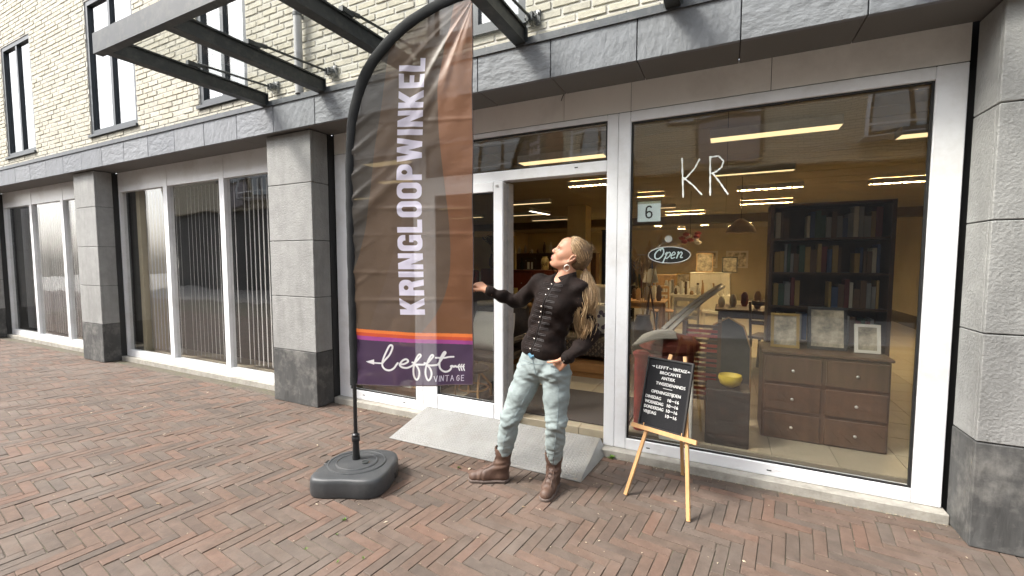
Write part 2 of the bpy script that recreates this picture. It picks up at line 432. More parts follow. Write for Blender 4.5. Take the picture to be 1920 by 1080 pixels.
for i, (d, c) in enumerate(cand[:300]):
    o = bp[i] if i < 5 else bp[i % 5].copy()
    if i >= 5: COL.objects.link(o); o.parent = wall
    o.location = I @ Vector((c[0], c[1] + random.uniform(-.005, .002), c[2])); o.rotation_euler = (0, random.gauss(0, .006), random.gauss(0, .006))
for d, c in cand[300:]: rest.box(c[0]-bl/2, c[0]+bl/2, YW + random.uniform(-.004, .003), YW+.03, c[2]-bh/2, c[2]+bh/2, bev=.003)
o = rest.build('brick_courses', M['brick_i'], wall); o['kind'] = 'stuff'
M['darkframe'] = mat('dark_window_frame', (0.035, 0.042, 0.048), 0.45)
M['room_dark'] = mat('unlit_room', (0.06, 0.06, 0.06), 0.9)
for u in UPW:
    f = MB(); x0, x1, z0, z1 = u; t = .065
    f.box(x0, x1, YW+.015, YW+.10, z0, z0+t); f.box(x0, x1, YW+.015, YW+.10, z1-t, z1); f.box(x0, x0+t, YW+.015, YW+.10, z0+t, z1-t); f.box(x1-t, x1, YW+.015, YW+.10, z0+t, z1-t)
    f.box((x0+x1)/2-.03, (x0+x1)/2+.03, YW+.02, YW+.09, z0+t, z1-t)
    f.box(x0-.02, x1+.02, YW-.03, YW+.06, z0-.035, z0-.003)
    fo = f.build('window', M['darkframe'], bld)
    for a, e in ((x0+t, (x0+x1)/2-.03), ((x0+x1)/2+.03, x1-t)):
        q = MB(); q.box(a+.001, e-.001, YW+.05, YW+.06, z0+t+.001, z1-t-.001); q.build('pane', M['upglass'], fo)
    q = MB(); q.box(x0, x1, YW+.26, YW+.28, z0, z1); q.build('net_curtain', mat('net_curtain', (.5, .5, .5), .9), bld)

# downpipe with brackets
dp = MB(); dp.cyl((-3.80, 3.015, 3.165), (-3.80, 3.015, 7.5), .038, 18)
dp = dp.build('downpipe', mat('grey_pipe', (.33, .33, .33), .5, dirt=((.2, .19, .17), 6, .4)), bld, True)
for z in (3.9, 5.4):
    q = MB(); q.cyl((-3.80, 3.015, z), (-3.80, 3.015, z+.03), .043, 18); q.box(-3.81, -3.79, 3.05, 3.08, z, z+.03); q.build('pipe_clip', M['steel'], dp)

# cornice: core, rough stone panels, soffit panels, flashing strip
c = MB(); c.box(XL, XR, YC+.03, YF-.005, 2.875, 3.105); cor = c.build('cornice', M['core'], bld)
c = MB(); c.box(XL, XR, YC-.004, YW+.005, 3.112, 3.160); c.box(XL, XR, YC-.012, YC-.004, 3.105, 3.125); c.build('flashing', M['flash'], cor)
x = -1.160 + .605*13
while x > XL:
    for s_ in (0,):
        q = MB(); q.box(x-.605+.003, x-.003, YC + random.uniform(-.001, .001), YC+.03, 2.840, 3.108, bev=.003)
        q.build('stone_panel', M['slate'] if random.random() < .6 else M['slate_v'], cor)
        q = MB(); q.box(x-.605+.003, x-.003, YC+.031, YF-.006, 2.846 + random.uniform(-.001, .001), 2.874); q.build('soffit_panel', M['soffit'], cor)
    x -= .605

# piers of stone panels on a dark rough base
def pier(x0, x1):
    c = MB(); c.box(x0+.03, x1-.03, YW+.03, YF+.12, 0.01, 2.84); po = c.build('pier', M['core'], bld)
    zs = [0.0, .576, 1.150, 1.735, 2.32, 2.838]
    for i in range(5):
        m = M['basestone'] if i == 0 else M['pierstone']; e = .004 if i == 0 else 0
        nm = 'base_stone' if i == 0 else 'stone_panel'
        q = MB(); q.box(x0-e, x1+e, YW-e, YW+.03, zs[i]+.003, zs[i+1]-.003, bev=.004); q.build(nm, m, po)
        q = MB(); q.box(x1-.03+e, x1+e, YW+.031, YF-.07, zs[i]+.003, zs[i+1]-.003, bev=.003); q.build(nm, m, po)
        q = MB(); q.box(x0-e, x0+.03-e, YW+.031, YF-.02, zs[i]+.003, zs[i+1]-.003, bev=.003); q.build(nm, m, po)
    q = MB(); q.box(x1-.02, x1+.008, YF-.069, YF+.03, .06, 2.838); q.build('joint_strip', M['gasket'], po)
for a, e in ((-4.42, -3.752), (-8.95, -8.30), (-13.5, -12.85), (1.22, 1.90), (5.6, 6.3)): pier(a, e)

# white shopfront
PT = 0.07
def frame_bars(mb, bars, y0=YF, y1=YF+PT):
    for (x0, x1, z0, z1) in bars: mb.box(x0, x1, y0, y1, z0, z1, bev=.004)
def pane(x0, x1, z0, z1, parent, y=YF+.035, m=None):
    q = MB(); q.box(x0, x1, y, y+.012, z0, z1); q.build('pane', m or M['glass'], parent)
    q = MB(); t = .012; yy = YF + .012
    q.box(x0, x1, yy, y-.001, z1-t, z1-.0005); q.box(x0, x1, yy, y-.001, z0+.0005, z0+t*.7); q.box(x0+.0005, x0+t, yy, y-.001, z0+t*.7, z1-t); q.box(x1-t, x1-.0005, yy, y-.001, z0+t*.7, z1-t)
    q.build('gasket', M['gasket'], parent)
# left window beside the door
f = MB(); frame_bars(f, [(-3.735, -3.58, .058, 2.638), (-3.579, -2.701, .058, .150), (-3.579, -2.701, 2.560, 2.638), (-2.70, -2.612, .058, 2.638)])
wl_ = f.build('shop_window', M['pvc'], bld, label='shop window left of the door'); pane(-3.58, -2.70, .150, 2.560, wl_)
# door surround: jambs, head rail, transom
f = MB(); frame_bars(f, [(-2.611, -2.545, .058, 2.638), (-2.544, -.832, 2.212, 2.298), (-2.544, -.832, 2.596, 2.638), (-.831, -.747, .060, 2.638), (-.745, -.658, .060, 2.638)], YF, YF+.11)
f.box(-.832, -.8305, YF+.008, YF+.10, .1205, 2.2115)
tr_ = f.build('door_surround', M['pvc'], bld); pane(-2.544, -.832, 2.298, 2.596, tr_)
# door leaf slid to the left
f = MB(); y0, y1 = YF-.018, YF+.05
for q in [(-2.543, -2.430, .112, 2.208), (-2.429, -1.815, .112, .252), (-2.429, -1.815, 2.122, 2.208), (-1.814, -1.722, .112, 2.208)]: f.box(q[0], q[1], y0, y1, q[2], q[3], bev=.005)
dr = f.build('door', M['pvc'], bld); 
q = MB(); q.box(-2.43, -1.814, YF+.012, YF+.024, .252, 2.122); q.build('pane', M['glass'], dr)
q = MB(); t = .01
q.box(-2.43, -1.814, YF-.006, YF+.011, 2.112, 2.1215); q.box(-2.43, -1.814, YF-.006, YF+.011, .2525, .262); q.box(-2.4295, -2.42, YF-.006, YF+.011, .262, 2.112); q.box(-1.824, -1.8145, YF-.006, YF+.011, .262, 2.112)
q.build('gasket', M['gasket'], dr)
q = MB(); q.box(-1.775, -1.70, YF+.0505, YF+.145, .121, 2.2); q.box(-1.7205, -1.7155, YF-.01, YF+.05, .13, 2.19); q.build('door_edge', M['edge'], dr)
q = MB(); q.box(-1.79, -1.765, YF-.022, YF-.0175, 2.16, 2.18); q.cyl((-1.785, YF-.0205, 2.17), (-1.785, YF-.024, 2.17), .006, 10); q.cyl((-1.768, YF-.0205, 2.17), (-1.768, YF-.024, 2.17), .006, 10); q.build('fixing', M['edge'], dr)
# right window with the painted letters
f = MB(); frame_bars(f, [(-.657, 1.06, .058, .143), (-.657, 1.06, 2.562, 2.638), (1.061, 1.20, .058, 2.638), (-.657, -.652, .144, 2.561)])
for a_ in (-.43, .35, .85): f.box(a_, a_+.03, YF-.003, YF+.0035, .105, .112)
wr_ = f.build('shop_window', M['pvc'], bld, label='shop window with white painted letters right of the door'); pane(-.652, 1.06, .143, 2.562, wr_)
M['whitepaint'] = mat('white_window_paint', (.72, .76, .74), .7, var=.15, scale=25)
def px2(px, py): return (-.295 + (px-1278)*.00355, YF+.034, 2.264 - (py-295)*.00379)
for nm, strokes in (('painted_letter', [[(1278, 294), (1280, 330), (1282, 369)], [(1311, 299), (1302, 316), (1288, 331), (1281, 336)], [(1281, 331), (1300, 347), (1317, 366)]]),
                    ('painted_letter', [[(1330, 296), (1331, 330), (1332, 368)], [(1329, 298), (1345, 297), (1354, 307), (1351, 318), (1342, 325), (1331, 328)], [(1335, 327), (1350, 347), (1361, 364), (1364, 368)]])):
    q = MB()
    for s_ in strokes:
        P = [Vector(px2(*p)) for p in s_]; pts = []
        for i in range(len(P)-1):
            for t in range(6): pts.append(P[i].lerp(P[i+1], t/6))
        pts.append(P[-1])
        q.tube(pts, [.0049*(1 + .3*math.sin(i*1.9)) for i in range(len(pts))], 8, flat=((0, 1, 0), .12))
    q.build(nm, M['whitepaint'], wr_, True)
q = MB()
for x, z in ((-1.09, 2.262), (-2.2, 2.262), (-2.86, .105), (-3.4, .105), (-.50, .094), (.30, .094)): q.box(x, x+.028, YF-.003, YF+.003, z, z+.007, bev=.001)
q.build('drain_slot', M['gasket'], tr_)
# white panels above the frames
pn = MB(); pn.box(-3.735, 1.20, YF+.012, YF+.09, 2.64, 2.872); pn.box(-3.80, -3.736, YF+.04, YF+.09, .0, 2.874); pn.box(1.201, 1.27, YF+.04, YF+.09, .0, 2.874); po = pn.build('fascia_board', M['gasket'], bld)
for a, e in ((-3.735, -2.62), (-2.615, -1.185), (-1.181, -.66), (-.656, .24), (.244, 1.20)):
    q = MB(); q.box(a, e, YF+.003, YF+.0115, 2.643, 2.872); q.build('fascia_panel', M['pvcpanel'], po)
q = MB(); q.tube([(-1.17, YF-.004, 2.86), (-1.19, YF-.01, 2.83), (-1.205, YF-.004, 2.80)], .003, 6); q.build('loose_wire', M['gasket'], po)
# concrete sills
q = MB(); q.box(-3.748, -2.556, YF-.072, YF+.11, -.02, .0565, bev=.006); q.build('sill', M['concrete'], bld)
q = MB(); q.box(-.846, 1.215, YF-.072, YF+.11, -.02, .0565, bev=.006); q.build('sill', M['concrete'], bld)
# neighbouring bays of the same building, blinds down
M['blind'] = mat('grey_blind', (.62, .60, .60), .85, var=.06)
for x0, x1 in ((-8.30, -4.42), (-12.85, -8.95), (-17.9, -13.5), (1.90, 5.6)):
    n = 3; f = MB(); W_ = (x1-x0)/n
    f.box(x0, x1, YF, YF+PT, .058, .15); f.box(x0, x1, YF, YF+PT, 2.56, 2.872)
    for i in range(n+1):
        a = x0 + i*W_; f.box(max(x0, a-.05)+.001, min(x1, a+.05)-.001, YF-.004, YF+PT+.004, .0585, 2.86)
    fo = f.build('shop_window', M['pvc'], bld)
    for i in range(n): 
        q = MB(); q.box(x0+i*W_+.05, x0+(i+1)*W_-.05, YF+.035, YF+.047, .15, 2.56); q.build('pane', M['glass'], fo)
        for s_ in range(13):
            a = x0 + i*W_ + .06 + s_*(W_-.12)/13
            q = MB(); q.bar((a+.04, YF+.22, .16), (a+.04, YF+.22, 2.56), .088, .004, (math.sin(.5), math.cos(.5), 0)); q.build('blind_slat', M['blind'], fo)
    q = MB(); q.box(x0, x1, YF-.072, YF+.11, -.02, .0565); q.build('sill', M['concrete'], bld)
    q = MB(); q.box(x0, x1, YF+.5, YF+.55, .0, 2.84); q.build('partition', M['room_dark'], bld)

# ------------------------------------------------------------------ canopy of steel beams and glass
can = empty('glass_canopy', (-1.4, 3.0, 3.1), 'glass canopy on dark steel beams over the shopfront', 'canopy')
BX = [-4.30, -3.47, -2.45, -1.395, -.335, .72, 1.78]
for x in BX:
    q = MB(); q.box(x-.045, x+.045, 1.72, YC-.006, 3.224, 3.238); q.box(x-.045, x+.045, 1.72, YC-.006, 3.118, 3.130); q.box(x-.03, x+.03, 1.72, YC-.007, 3.1305, 3.2235)
    bo = q.build('beam', M['steel'], can)
    q = MB(); q.box(x-.06, x+.06, YC-.0058, YC-.0045, 3.128, 3.24); q.build('end_plate', M['steel'], bo)
    q = MB(); bx = x + .075
    q.box(bx-.055, bx+.055, YW-.018, YW-.006, 3.262, 3.372, bev=.003); q.box(bx-.03, bx-.016, YW-.085, YW-.018, 3.275, 3.335); q.box(bx+.004, bx+.018, YW-.085, YW-.018, 3.275, 3.335)
    q.cyl((bx-.05, YW-.06, 3.305), (bx+.04, YW-.06, 3.305), .012, 10)
    br = q.build('bracket', M['steel'], can)
    q = MB()
    for dx in (-.04, .04): q.cyl((bx+dx, YW-.018, 3.35), (bx+dx, YW-.030, 3.35), .012, 6); q.cyl((bx+dx, YW-.030, 3.35), (bx+dx, YW-.044, 3.35), .006, 6)
    q.build('bolt', M['bolt'], br)
    q = MB(); q.cyl((bx-.006, YW-.06, 3.305), (bx-.03, 2.35, 3.275), .010, 10); q.cyl((bx-.03, 2.42, 3.278), (bx-.04, 2.30, 3.262), .017, 10); q.box(bx-.06, bx-.02, 2.26, 2.36, 3.239, 3.275); q.build('tie_rod', M['steel'], can)
q = MB(); q.box(-4.36, 1.84, 1.66, 1.718, 3.10, 3.25); q.build('edge_beam', M['steel'], can)
for a, e in zip(BX[:-1], BX[1:]):
    q = MB(); q.box(a+.012, e-.012, 1.73, YC+.06, 3.2395, 3.2475); q.build('glass_pane', M['roofglass'], can)

# ------------------------------------------------------------------ opposite side of the street (seen only in the glass)
M['oppbrick'] = bpy.data.materials.new('pale_brickwork'); M['oppbrick'].use_nodes = True
nt = M['oppbrick'].node_tree; p = nt.nodes['Principled BSDF']; bt = nt.nodes.new('ShaderNodeTexBrick'); tc = nt.nodes.new('ShaderNodeTexCoord'); mp = nt.nodes.new('ShaderNodeMapping')
mp.inputs['Rotation'].default_value = (R(90), 0, 0); nt.links.new(tc.outputs['Object'], mp.inputs[0]); nt.links.new(mp.outputs[0], bt.inputs['Vector'])
bt.inputs['Scale'].default_value = 1; bt.inputs['Brick Width'].default_value = .22; bt.inputs['Row Height'].default_value = .065; bt.inputs['Mortar Size'].default_value = .008
bt.inputs['Color1'].default_value = (.66, .60, .46, 1); bt.inputs['Color2'].default_value = (.57, .51, .38, 1); bt.inputs['Mortar'].default_value = (.22, .2, .17, 1)
nt.links.new(bt.outputs[0], p.inputs['Base Color']); p.inputs['Roughness'].default_value = .9
opp = empty('opposite_building', (0, -7.5, 0), 'pale brick building with white balcony rails across the street mirrored in the shop glass', 'building')
q = MB(); q.box(-30, 22, -12, -7.5, 4.2, 8.0); q.build('wall', M['oppbrick'], opp)
q = MB(); q.box(-30, 22, -12, -7.9, -.03, 4.2); q.build('dark_arcade', mat('shopfront_wall', (.07, .068, .065), .6), opp)
M['oppglass'] = mat('curtained_pane', (.42, .46, .48), .1)
M['brownframe'] = mat('brown_frame', (.12, .09, .06), .6)
M['lilac'] = mat('grey_lilac_panel', (.34, .31, .32), .7)
for x0 in (-24.65, -16.65, -1.65, 6.5, 13.5):
    q = MB(); q.box(x0, x0+.75, -7.52, -7.44, 5.6, 7.6); q.box(x0+.78, x0+2.5, -7.52, -7.44, 4.3, 7.6); fo = q.build('window', M['brownframe'], opp)
    for a, e, z0 in ((x0+.07, x0+.68, 5.68), (x0+.86, x0+1.6, 5.68), (x0+1.68, x0+2.42, 5.68)):
        q = MB(); q.box(a, e, -7.45, -7.425, z0, 7.52); q.build('pane', M['oppglass'], fo)
    q = MB(); q.box(x0+.86, x0+2.42, -7.45, -7.425, 4.38, 5.55); q.build('panel', M['lilac'], fo)
for x0, x1 in ((-22, -19), (-13.2, -9.8), (-9.4, -6.2), (-4.6, -2.5), (3.0, 6.0)):
    q = MB(); zb = 4.72
    for z in (zb+.15, zb+.88, zb+.98): q.box(x0, x1, -6.9, -6.87, z, z+.045)
    for xx in (x0, x1-.07): q.box(xx, xx+.07, -6.92, -6.85, zb-.1, zb+1.05)
    q.box(x0, x1, -7.49, -6.85, zb-.12, zb-.101); q.build('balcony_rail', M['pvc'], opp)
    q = MB(); q.box(x0+.2, x1-.2, -7.52, -7.44, 4.75, 7.0); fo = q.build('window', M['brownframe'], opp)
    for k in range(3):
        w_ = (x1-x0-.4)/3; q = MB(); q.box(x0+.2+k*w_+.06, x0+.2+(k+1)*w_-.06, -7.45, -7.425, 4.85, 6.9); q.build('pane', M['oppglass'], fo)
# ------------------------------------------------------------------ shop room behind the glass
ZF = .12
M['tile'] = mat('beige_floor_tile', (.34, .29, .21), .35, var=.1, scale=5, rnd=('object', [(.31, .265, .19), (.37, .32, .235)], 1))
M['tile_i'] = mat('beige_floor_tiles', (.34, .29, .21), .35, var=.1, scale=5, rnd=('island', [(.31, .265, .19), (.37, .32, .235)], 1))
M['grout'] = mat('grout', (.16, .135, .10), .9)
M['ceil'] = mat('ceiling_strip', (.30, .26, .19), .6, var=.05, rnd=('object', [(.28, .245, .18), (.32, .28, .205)]))
M['cream'] = mat('cream_wall', (.50, .43, .30), .9, var=.08, scale=1.5)
M['wood'] = mat('pine_wood', (.42, .25, .11), .55, var=.25, scale=12, stretch=(1, 1, .12))
M['wooddark'] = mat('dark_wood', (.075, .038, .02), .45, var=.3, scale=10, stretch=(1, 1, .15))
M['woodred'] = mat('red_brown_wood', (.13, .03, .02), .45, var=.3, scale=10, stretch=(1, 1, .15))
M['woodorange'] = mat('orange_wood', (.34, .16, .05), .5, var=.3, scale=10, stretch=(.15, 1, 1))
M['whitewood'] = mat('white_painted_wood', (.66, .62, .54), .5, var=.06)
M['wicker'] = mat('dark_wicker', (.05, .035, .025), .7, var=.4, scale=60, bump=.006, bscale=90)
M['linen'] = mat('white_linen', (.60, .58, .53), .95, var=.05, bump=.003, bscale=25)
M['black'] = mat('black_paint', (.015, .014, .013), .5)
M['red'] = mat('red_paint', (.23, .025, .018), .45, var=.25, scale=8)
M['redleather'] = mat('brown_red_leather', (.15, .032, .018), .4, var=.3, scale=7, bump=.002)
M['cardboard'] = mat('cardboard', (.40, .25, .13), .85, var=.08)
M['paper'] = mat('paper', (.68, .66, .60), .9, var=.04)
M['yellow'] = mat('yellow_plastic', (.50, .36, .03), .55)
M['purple'] = mat('purple_print', (.10, .06, .17), .6)
M['chrome'] = mat('dull_metal', (.45, .43, .40), .35, .9)
fl = MB(); fl.box(-11, 5, YF+.12, 19, -.1, ZF-.006); fl = fl.build('shop_floor', M['grout']); fl['kind'] = 'structure'
tl = []; T = .40
for i in range(-20, 9):
    for j in range(0, 34):
        x, y = i*T - .05, YF + .21 + j*T
        if y > 4.4 or False: pass
        c = (x + T/2, y + T/2, ZF)
        inmat = -2.42 < c[0] < -.70 and c[1] < 4.45
        if in_view(c, 80): tl.append(((Vector(c)-_cp).length, c))
tl.sort(key=lambda t: t[0])
q = MB(); q.box(-T/2+.002, T/2-.002, -T/2+.002, T/2-.002, -.012, 0, bev=.0015); tp = q.build('floor_tile', M['tile'], fl)
tb = MB()
for i, (d, c) in enumerate(tl):
    if i < 240:
        o = tp if i == 0 else tp.copy()
        if i: COL.objects.link(o); o.parent = fl
        o.location = c; o.rotation_euler = (random.gauss(0, .001), random.gauss(0, .001), 0)
    else: tb.box(c[0]-T/2+.002, c[0]+T/2-.002, c[1]-T/2+.002, c[1]+T/2-.002, ZF-.012, ZF)
o = tb.build('floor_tiles', M['tile_i'], fl); o['kind'] = 'stuff'
for k in range(6):                                                  # threshold strip
    q = MB(); q.box(-2.43 + k*.272 + .002, -2.43 + (k+1)*.272 - .002, YF+.112, YF+.207, .06, ZF+.0015, bev=.002); q.build('threshold_tile', M['tile'], fl)
dm = MB(); dm.box(-2.38, -.70, 3.58, 4.46, ZF+.004, ZF+.014, bev=.004)
tag(dm.build('door_mat', mat('dark_mat', (.055, .045, .04), .97, var=.2, scale=60, bump=.004, bscale=220)), 'dark brown entrance mat lying just inside the open door', 'mat')
ce = MB(); ce.box(-11, 5, YF+.12, 19, 2.745, 2.84); ce = ce.build('ceiling', M['core']); ce['kind'] = 'structure'
for j in range(50):
    y = YF + .13 + j*.3
    for a, e in ((-8, -4.805), (-4.8, -2.405), (-2.4, -.005), (0, 4.5)):
        if y > 18.5: break
        q = MB(); q.box(a, e, y+.004, y+.296, 2.73 + random.uniform(0, .0015), 2.744); q.build('ceiling_strip', M['ceil'], ce)
for nm, (x0, x1, y0, y1) in (('wall_back', (-11, 5, 18, 18.1)), ('wall_left', (-8.1, -8.0, YF+.13, 18)), ('wall_right', (4.4, 4.5, YF+.13, 18))):
    q = MB(); q.box(x0, x1, y0, y1, 0, 2.73); o = q.build(nm, M['cream']); o['kind'] = 'structure'
q = MB(); q.box(-7.9, 4.39, 12.7, 13.0, 2.52, 2.729); o = q.build('ceiling_beam', mat('bulkhead', (.17, .14, .10), .8)); o['kind'] = 'structure'
q = MB(); q.box(-3.14, -2.72, 9.2, 9.62, ZF, 2.729, bev=.01); q = q.build('column', mat('cream_column', (.60, .52, .34), .85, var=.05)); q['kind'] = 'structure'

# ceiling lights, lit
M['lamp'] = emis('lit_diffuser', (1.0, .76, .40), .45)
M['lampw'] = emis('lit_tube_white', (1.0, .90, .70), 2.5)
M['lampt'] = emis('lit_tube', (1.0, .74, .38), 95.0)
M['louvre'] = mat('white_louvre', (.6, .56, .48), .4)
def light(x, y, L=1.15, wdt=.16, rz=0, white=False, louv=False):
    L0 = empty('ceiling_light', (x, y, 2.73), LIGHTLAB, 'ceiling light', 'lit strip lights on the shop ceiling', rz)
    C_ = WM(L0)
    def bx(a, b, c, d, e, f, name, m):
        q = MB(); q.box(a, b, c, d, e, f, M=C_); return q.build(name, m, L0)
    bx(-L/2, L/2, -wdt/2, -wdt/2+.012, -.075, -.001, 'housing', M['louvre']); bx(-L/2, L/2, wdt/2-.012, wdt/2, -.075, -.001, 'housing', M['louvre'])
    if not louv:
        bx(-L/2+.002, L/2-.002, -wdt/2+.013, wdt/2-.013, -.074, -.068, 'diffuser', M['lampw'] if white else M['lamp'])
        for sg in (-1, 1): bx(sg*L/2-.002, sg*L/2+.002, -wdt/2+.0125, wdt/2-.0125, -.075, -.001, 'end_cap', M['louvre'])
        return L0
    for sg in (-1, 1): bx(sg*L/2-.003, sg*L/2+.003, -wdt/2+.0125, wdt/2-.0125, -.075, -.001, 'end_cap', M['louvre'])
    bx(-L/2+.01, L/2-.01, -wdt/2+.013, wdt/2-.013, -.045, -.03, 'tube', M['lampt'])
    q = MB()
    for k in range(9): q.box(-L/2+.04+k*(L-.08)/8-.014, -L/2+.04+k*(L-.08)/8+.014, -wdt/2+.0125, wdt/2-.0125, -.074, -.046, M=C_)
    q.build('louvre', M['louvre'], L0)
    return L0
LIGHTLAB = 'lit warm white strip light on the shop ceiling'
for (x, y, L) in ((-1.68, 4.70, 1.0), (-3.55, 3.97, .62), (-4.2, 4.93, .7), (-5.4, 7.98, .8), (-1.87, 6.46, .62), (-3.5, 8.0, .85), (-4.44, 9.97, 1.0), (-4.4, 11.45, 1.1), (-1.2, 8.03, .45), (-1.15, 9.9, .36), (-1.3, 13.4, .8), (-.9, 11.45, .9), (.35, 4.57, 1.0), (.3, 6.47, .9), (.6, 8.0, .9), (-6.3, 6.0, 1.0), (-6.2, 9.9, 1.0), (.7, 10.0, .9), (1.9, 5.2, 1.0), (2.4, 8.2, 1.0), (-5.6, 4.6, 1.0)):  # the last ones listed are extra lamps, added to brighten the room
    light(x, y, L, .20 if y < 6 else .13, louv=(x, y) in ((-1.87, 6.46), (-1.2, 8.03), (-1.3, 13.4), (.6, 8.0), (.7, 10.0), (2.4, 8.2), (-.9, 11.45)))
light(-3.98, 9.65, .95, .10, R(84), True)['label'] = 'bright white strip light turned crosswise among the yellowish ceiling lights'
for (x, y) in ((-2.0, 15), (-.6, 15.2), (.6, 14.6), (-1.4, 16.6), (.2, 16.8), (-3.2, 15.5)): light(x, y, .5, .25, R(90), louv=True)

# ---- furniture and wares -------------------------------------------------------------
def cab(name, x0, x1, y0, y1, z0, z1, m, label, cat, drawers=(0, 0), knob=None, legs=0.0, group=None):
    e = empty(name, ((x0+x1)/2, (y0+y1)/2, z0), label, cat, group)
    q = MB(); q.box(x0, x1, y0, y1, z0+legs, z1-.025, bev=.006); q.build('carcass', m, e)
    q = MB(); q.box(x0-.015, x1+.015, y0-.015, y1+.005, z1-.024, z1, bev=.006); q.build('top', m, e)
    if legs:
        for a in (x0+.03, x1-.03):
            for b in (y0+.03, y1-.03): q = MB(); q.box(a-.02, a+.02, b-.02, b+.02, z0, z0+legs-.001); q.build('leg', m, e)
    r, c = drawers
    for i in range(r):
        for j in range(c):
            W_, H_ = (x1-x0)/c, (z1-.03-z0-legs)/r
            q = MB(); q.box(x0+j*W_+.015, x0+(j+1)*W_-.015, y0-.018, y0-.001, z0+legs+i*H_+.012, z0+legs+(i+1)*H_-.012, bev=.004); d = q.build('drawer', m, e)
            q = MB(); q.lathe((x0+(j+.5)*W_, y0-.019, z0+legs+(i+.5)*H_), [(.004, 0), (.006, .01), (.012, .018), (.001, .024)], 8, Matrix.Rotation(R(90), 3, 'X')); q.build('knob', knob or M['chrome'], d)
    return e
cab('red_cabinet', -3.42, -2.62, 7.0, 7.4, ZF, 1.36, M['woodred'], 'dark red brown wooden cabinet deep in the shop behind the woman', 'cabinet', (3, 2))
def vase(name, x, y, z, prof, m, label, cat='vase', n=18, group=None):
    e = empty(name, (x, y, z), label, cat, group); q = MB(); q.lathe((x, y, z), prof, n); q.build('body', m, e, True); return e
vv = vase('cream_vase', -2.86, 7.18, 1.361, [(.055, 0), (.07, .02), (.072, .15), (.06, .20), (.042, .22), (.045, .24)], mat('cream_glaze', (.58, .48, .22), .3), 'cream yellow vase with dark leaf pattern on the red cabinet')
q = MB()
for k in range(7):
    a = R(-90 - 40 + k*14); z = 1.40 + .05*abs(math.sin(k*1.7))
    q.tube([(-2.86+.0735*math.cos(a), 7.18+.0735*math.sin(a), z), (-2.86+.0735*math.cos(a+.12), 7.18+.0735*math.sin(a+.12), z+.06)], .006, 5)
q.build('leaf_pattern', M['wooddark'], vv)
ln = empty('candle_lantern', (-3.13, 7.15, 1.361), 'small black wire lantern holding white candles on the red cabinet', 'lantern')
q = MB()
for a in (-.08, .08):
    for b in (-.06, .06): q.cyl((-3.13+a, 7.15+b, 1.362), (-3.13+a, 7.15+b, 1.56), .006, 6)
for z in (1.366, 1.56): q.box(-3.215, -3.045, 7.085, 7.215, z, z+.01)
q.tube([(-3.21, 7.15, 1.57), (-3.13, 7.15, 1.70), (-3.05, 7.15, 1.57)], .006, 6); q.build('wire_frame', M['black'], ln)
for a in (-.04, .035): q = MB(); q.cyl((-3.13+a, 7.15, 1.377), (-3.13+a, 7.15, 1.50), .022, 12); q.build('candle', M['paper'], ln)
for i, (x, s, lab) in enumerate(((-2.70, .8, 'small dark glass bottle beside the cream vase'), (-3.30, 1.1, 'tall dark bottle at the left end of the red cabinet'))):
    vase('glass_bottle', x, 7.16, 1.361, [(.03*s, 0), (.032*s, .10*s), (.012*s, .14*s), (.012*s, .19*s), (.015*s, .20*s)], mat('dark_glass', (.03, .03, .025), .1), lab, 'bottle')
cab('navy_wardrobe', -2.62, -2.05, 10.2, 10.7, ZF, 2.25, mat('navy_paint', (.02, .03, .055), .5), 'tall navy wardrobe against the far side right of the column', 'wardrobe', (1, 2))
cab('shelf_unit', -6.4, -3.3, 12.2, 12.6, ZF, 1.75, M['wooddark'], 'long dark wooden wall unit at the back left of the shop', 'cabinet', (4, 5))
for i in range(14):
    x = -6.2 + i*.21; h = random.uniform(.12, .35)
    vase('ornament', x, 12.35, 1.751, [(.03, 0), (.05, h*.3), (.04, h*.7), (.015, h*.85), (.02, h)], random.choice([M['whitewood'], M['wooddark'], M['cardboard'], M['chrome']]), 'small ornament in the row on the long dark wall unit', 'ornament', 10, 'ornaments along the dark wall unit')
# wicker sofa with cushions on an orange wooden platform
q = MB(); q.box(-2.45, -1.02, 5.0, 5.85, ZF+.06, .30, bev=.01); q.box(-2.4, -1.05, 5.03, 5.8, ZF, ZF+.06)
tag(q.build('low_platform', M['woodorange']), 'low orange brown wooden platform carrying the wicker sofa', 'platform')
so_ = empty('wicker_sofa', (-1.75, 5.4, .30), 'dark wicker sofa inside the shop behind the woman', 'sofa')
for nm, bx in (('seat', (-2.35, -1.12, 5.08, 5.72, .36, .58)), ('backrest', (-2.35, -1.12, 5.722, 5.82, .36, 1.02)), ('armrest', (-2.43, -2.352, 5.06, 5.80, .34, .78)), ('armrest', (-1.118, -1.04, 5.06, 5.80, .34, .78))):
    q = MB(); q.box(bx[0], bx[1], bx[2], bx[3], bx[4], bx[5], bev=.03); q.build(nm, M['wicker'], so_)
q = MB()
for r in range(5):
    for k in range(34):
        x = -2.34 + k*.036; z = .39 + r*.038
        q.bar((x, 5.076, z), (x+.022, 5.066, z + .016*(-1)**(k+r)), .008, .014)
q.build('weave', mat('wicker_strand', (.16, .115, .075), .7), so_)
for a in (-2.38, -1.09):
    for b in (5.12, 5.76): q = MB(); q.cyl((a, b, .301), (a, b, .36), .03, 10); q.build('leg', M['wicker'], so_)
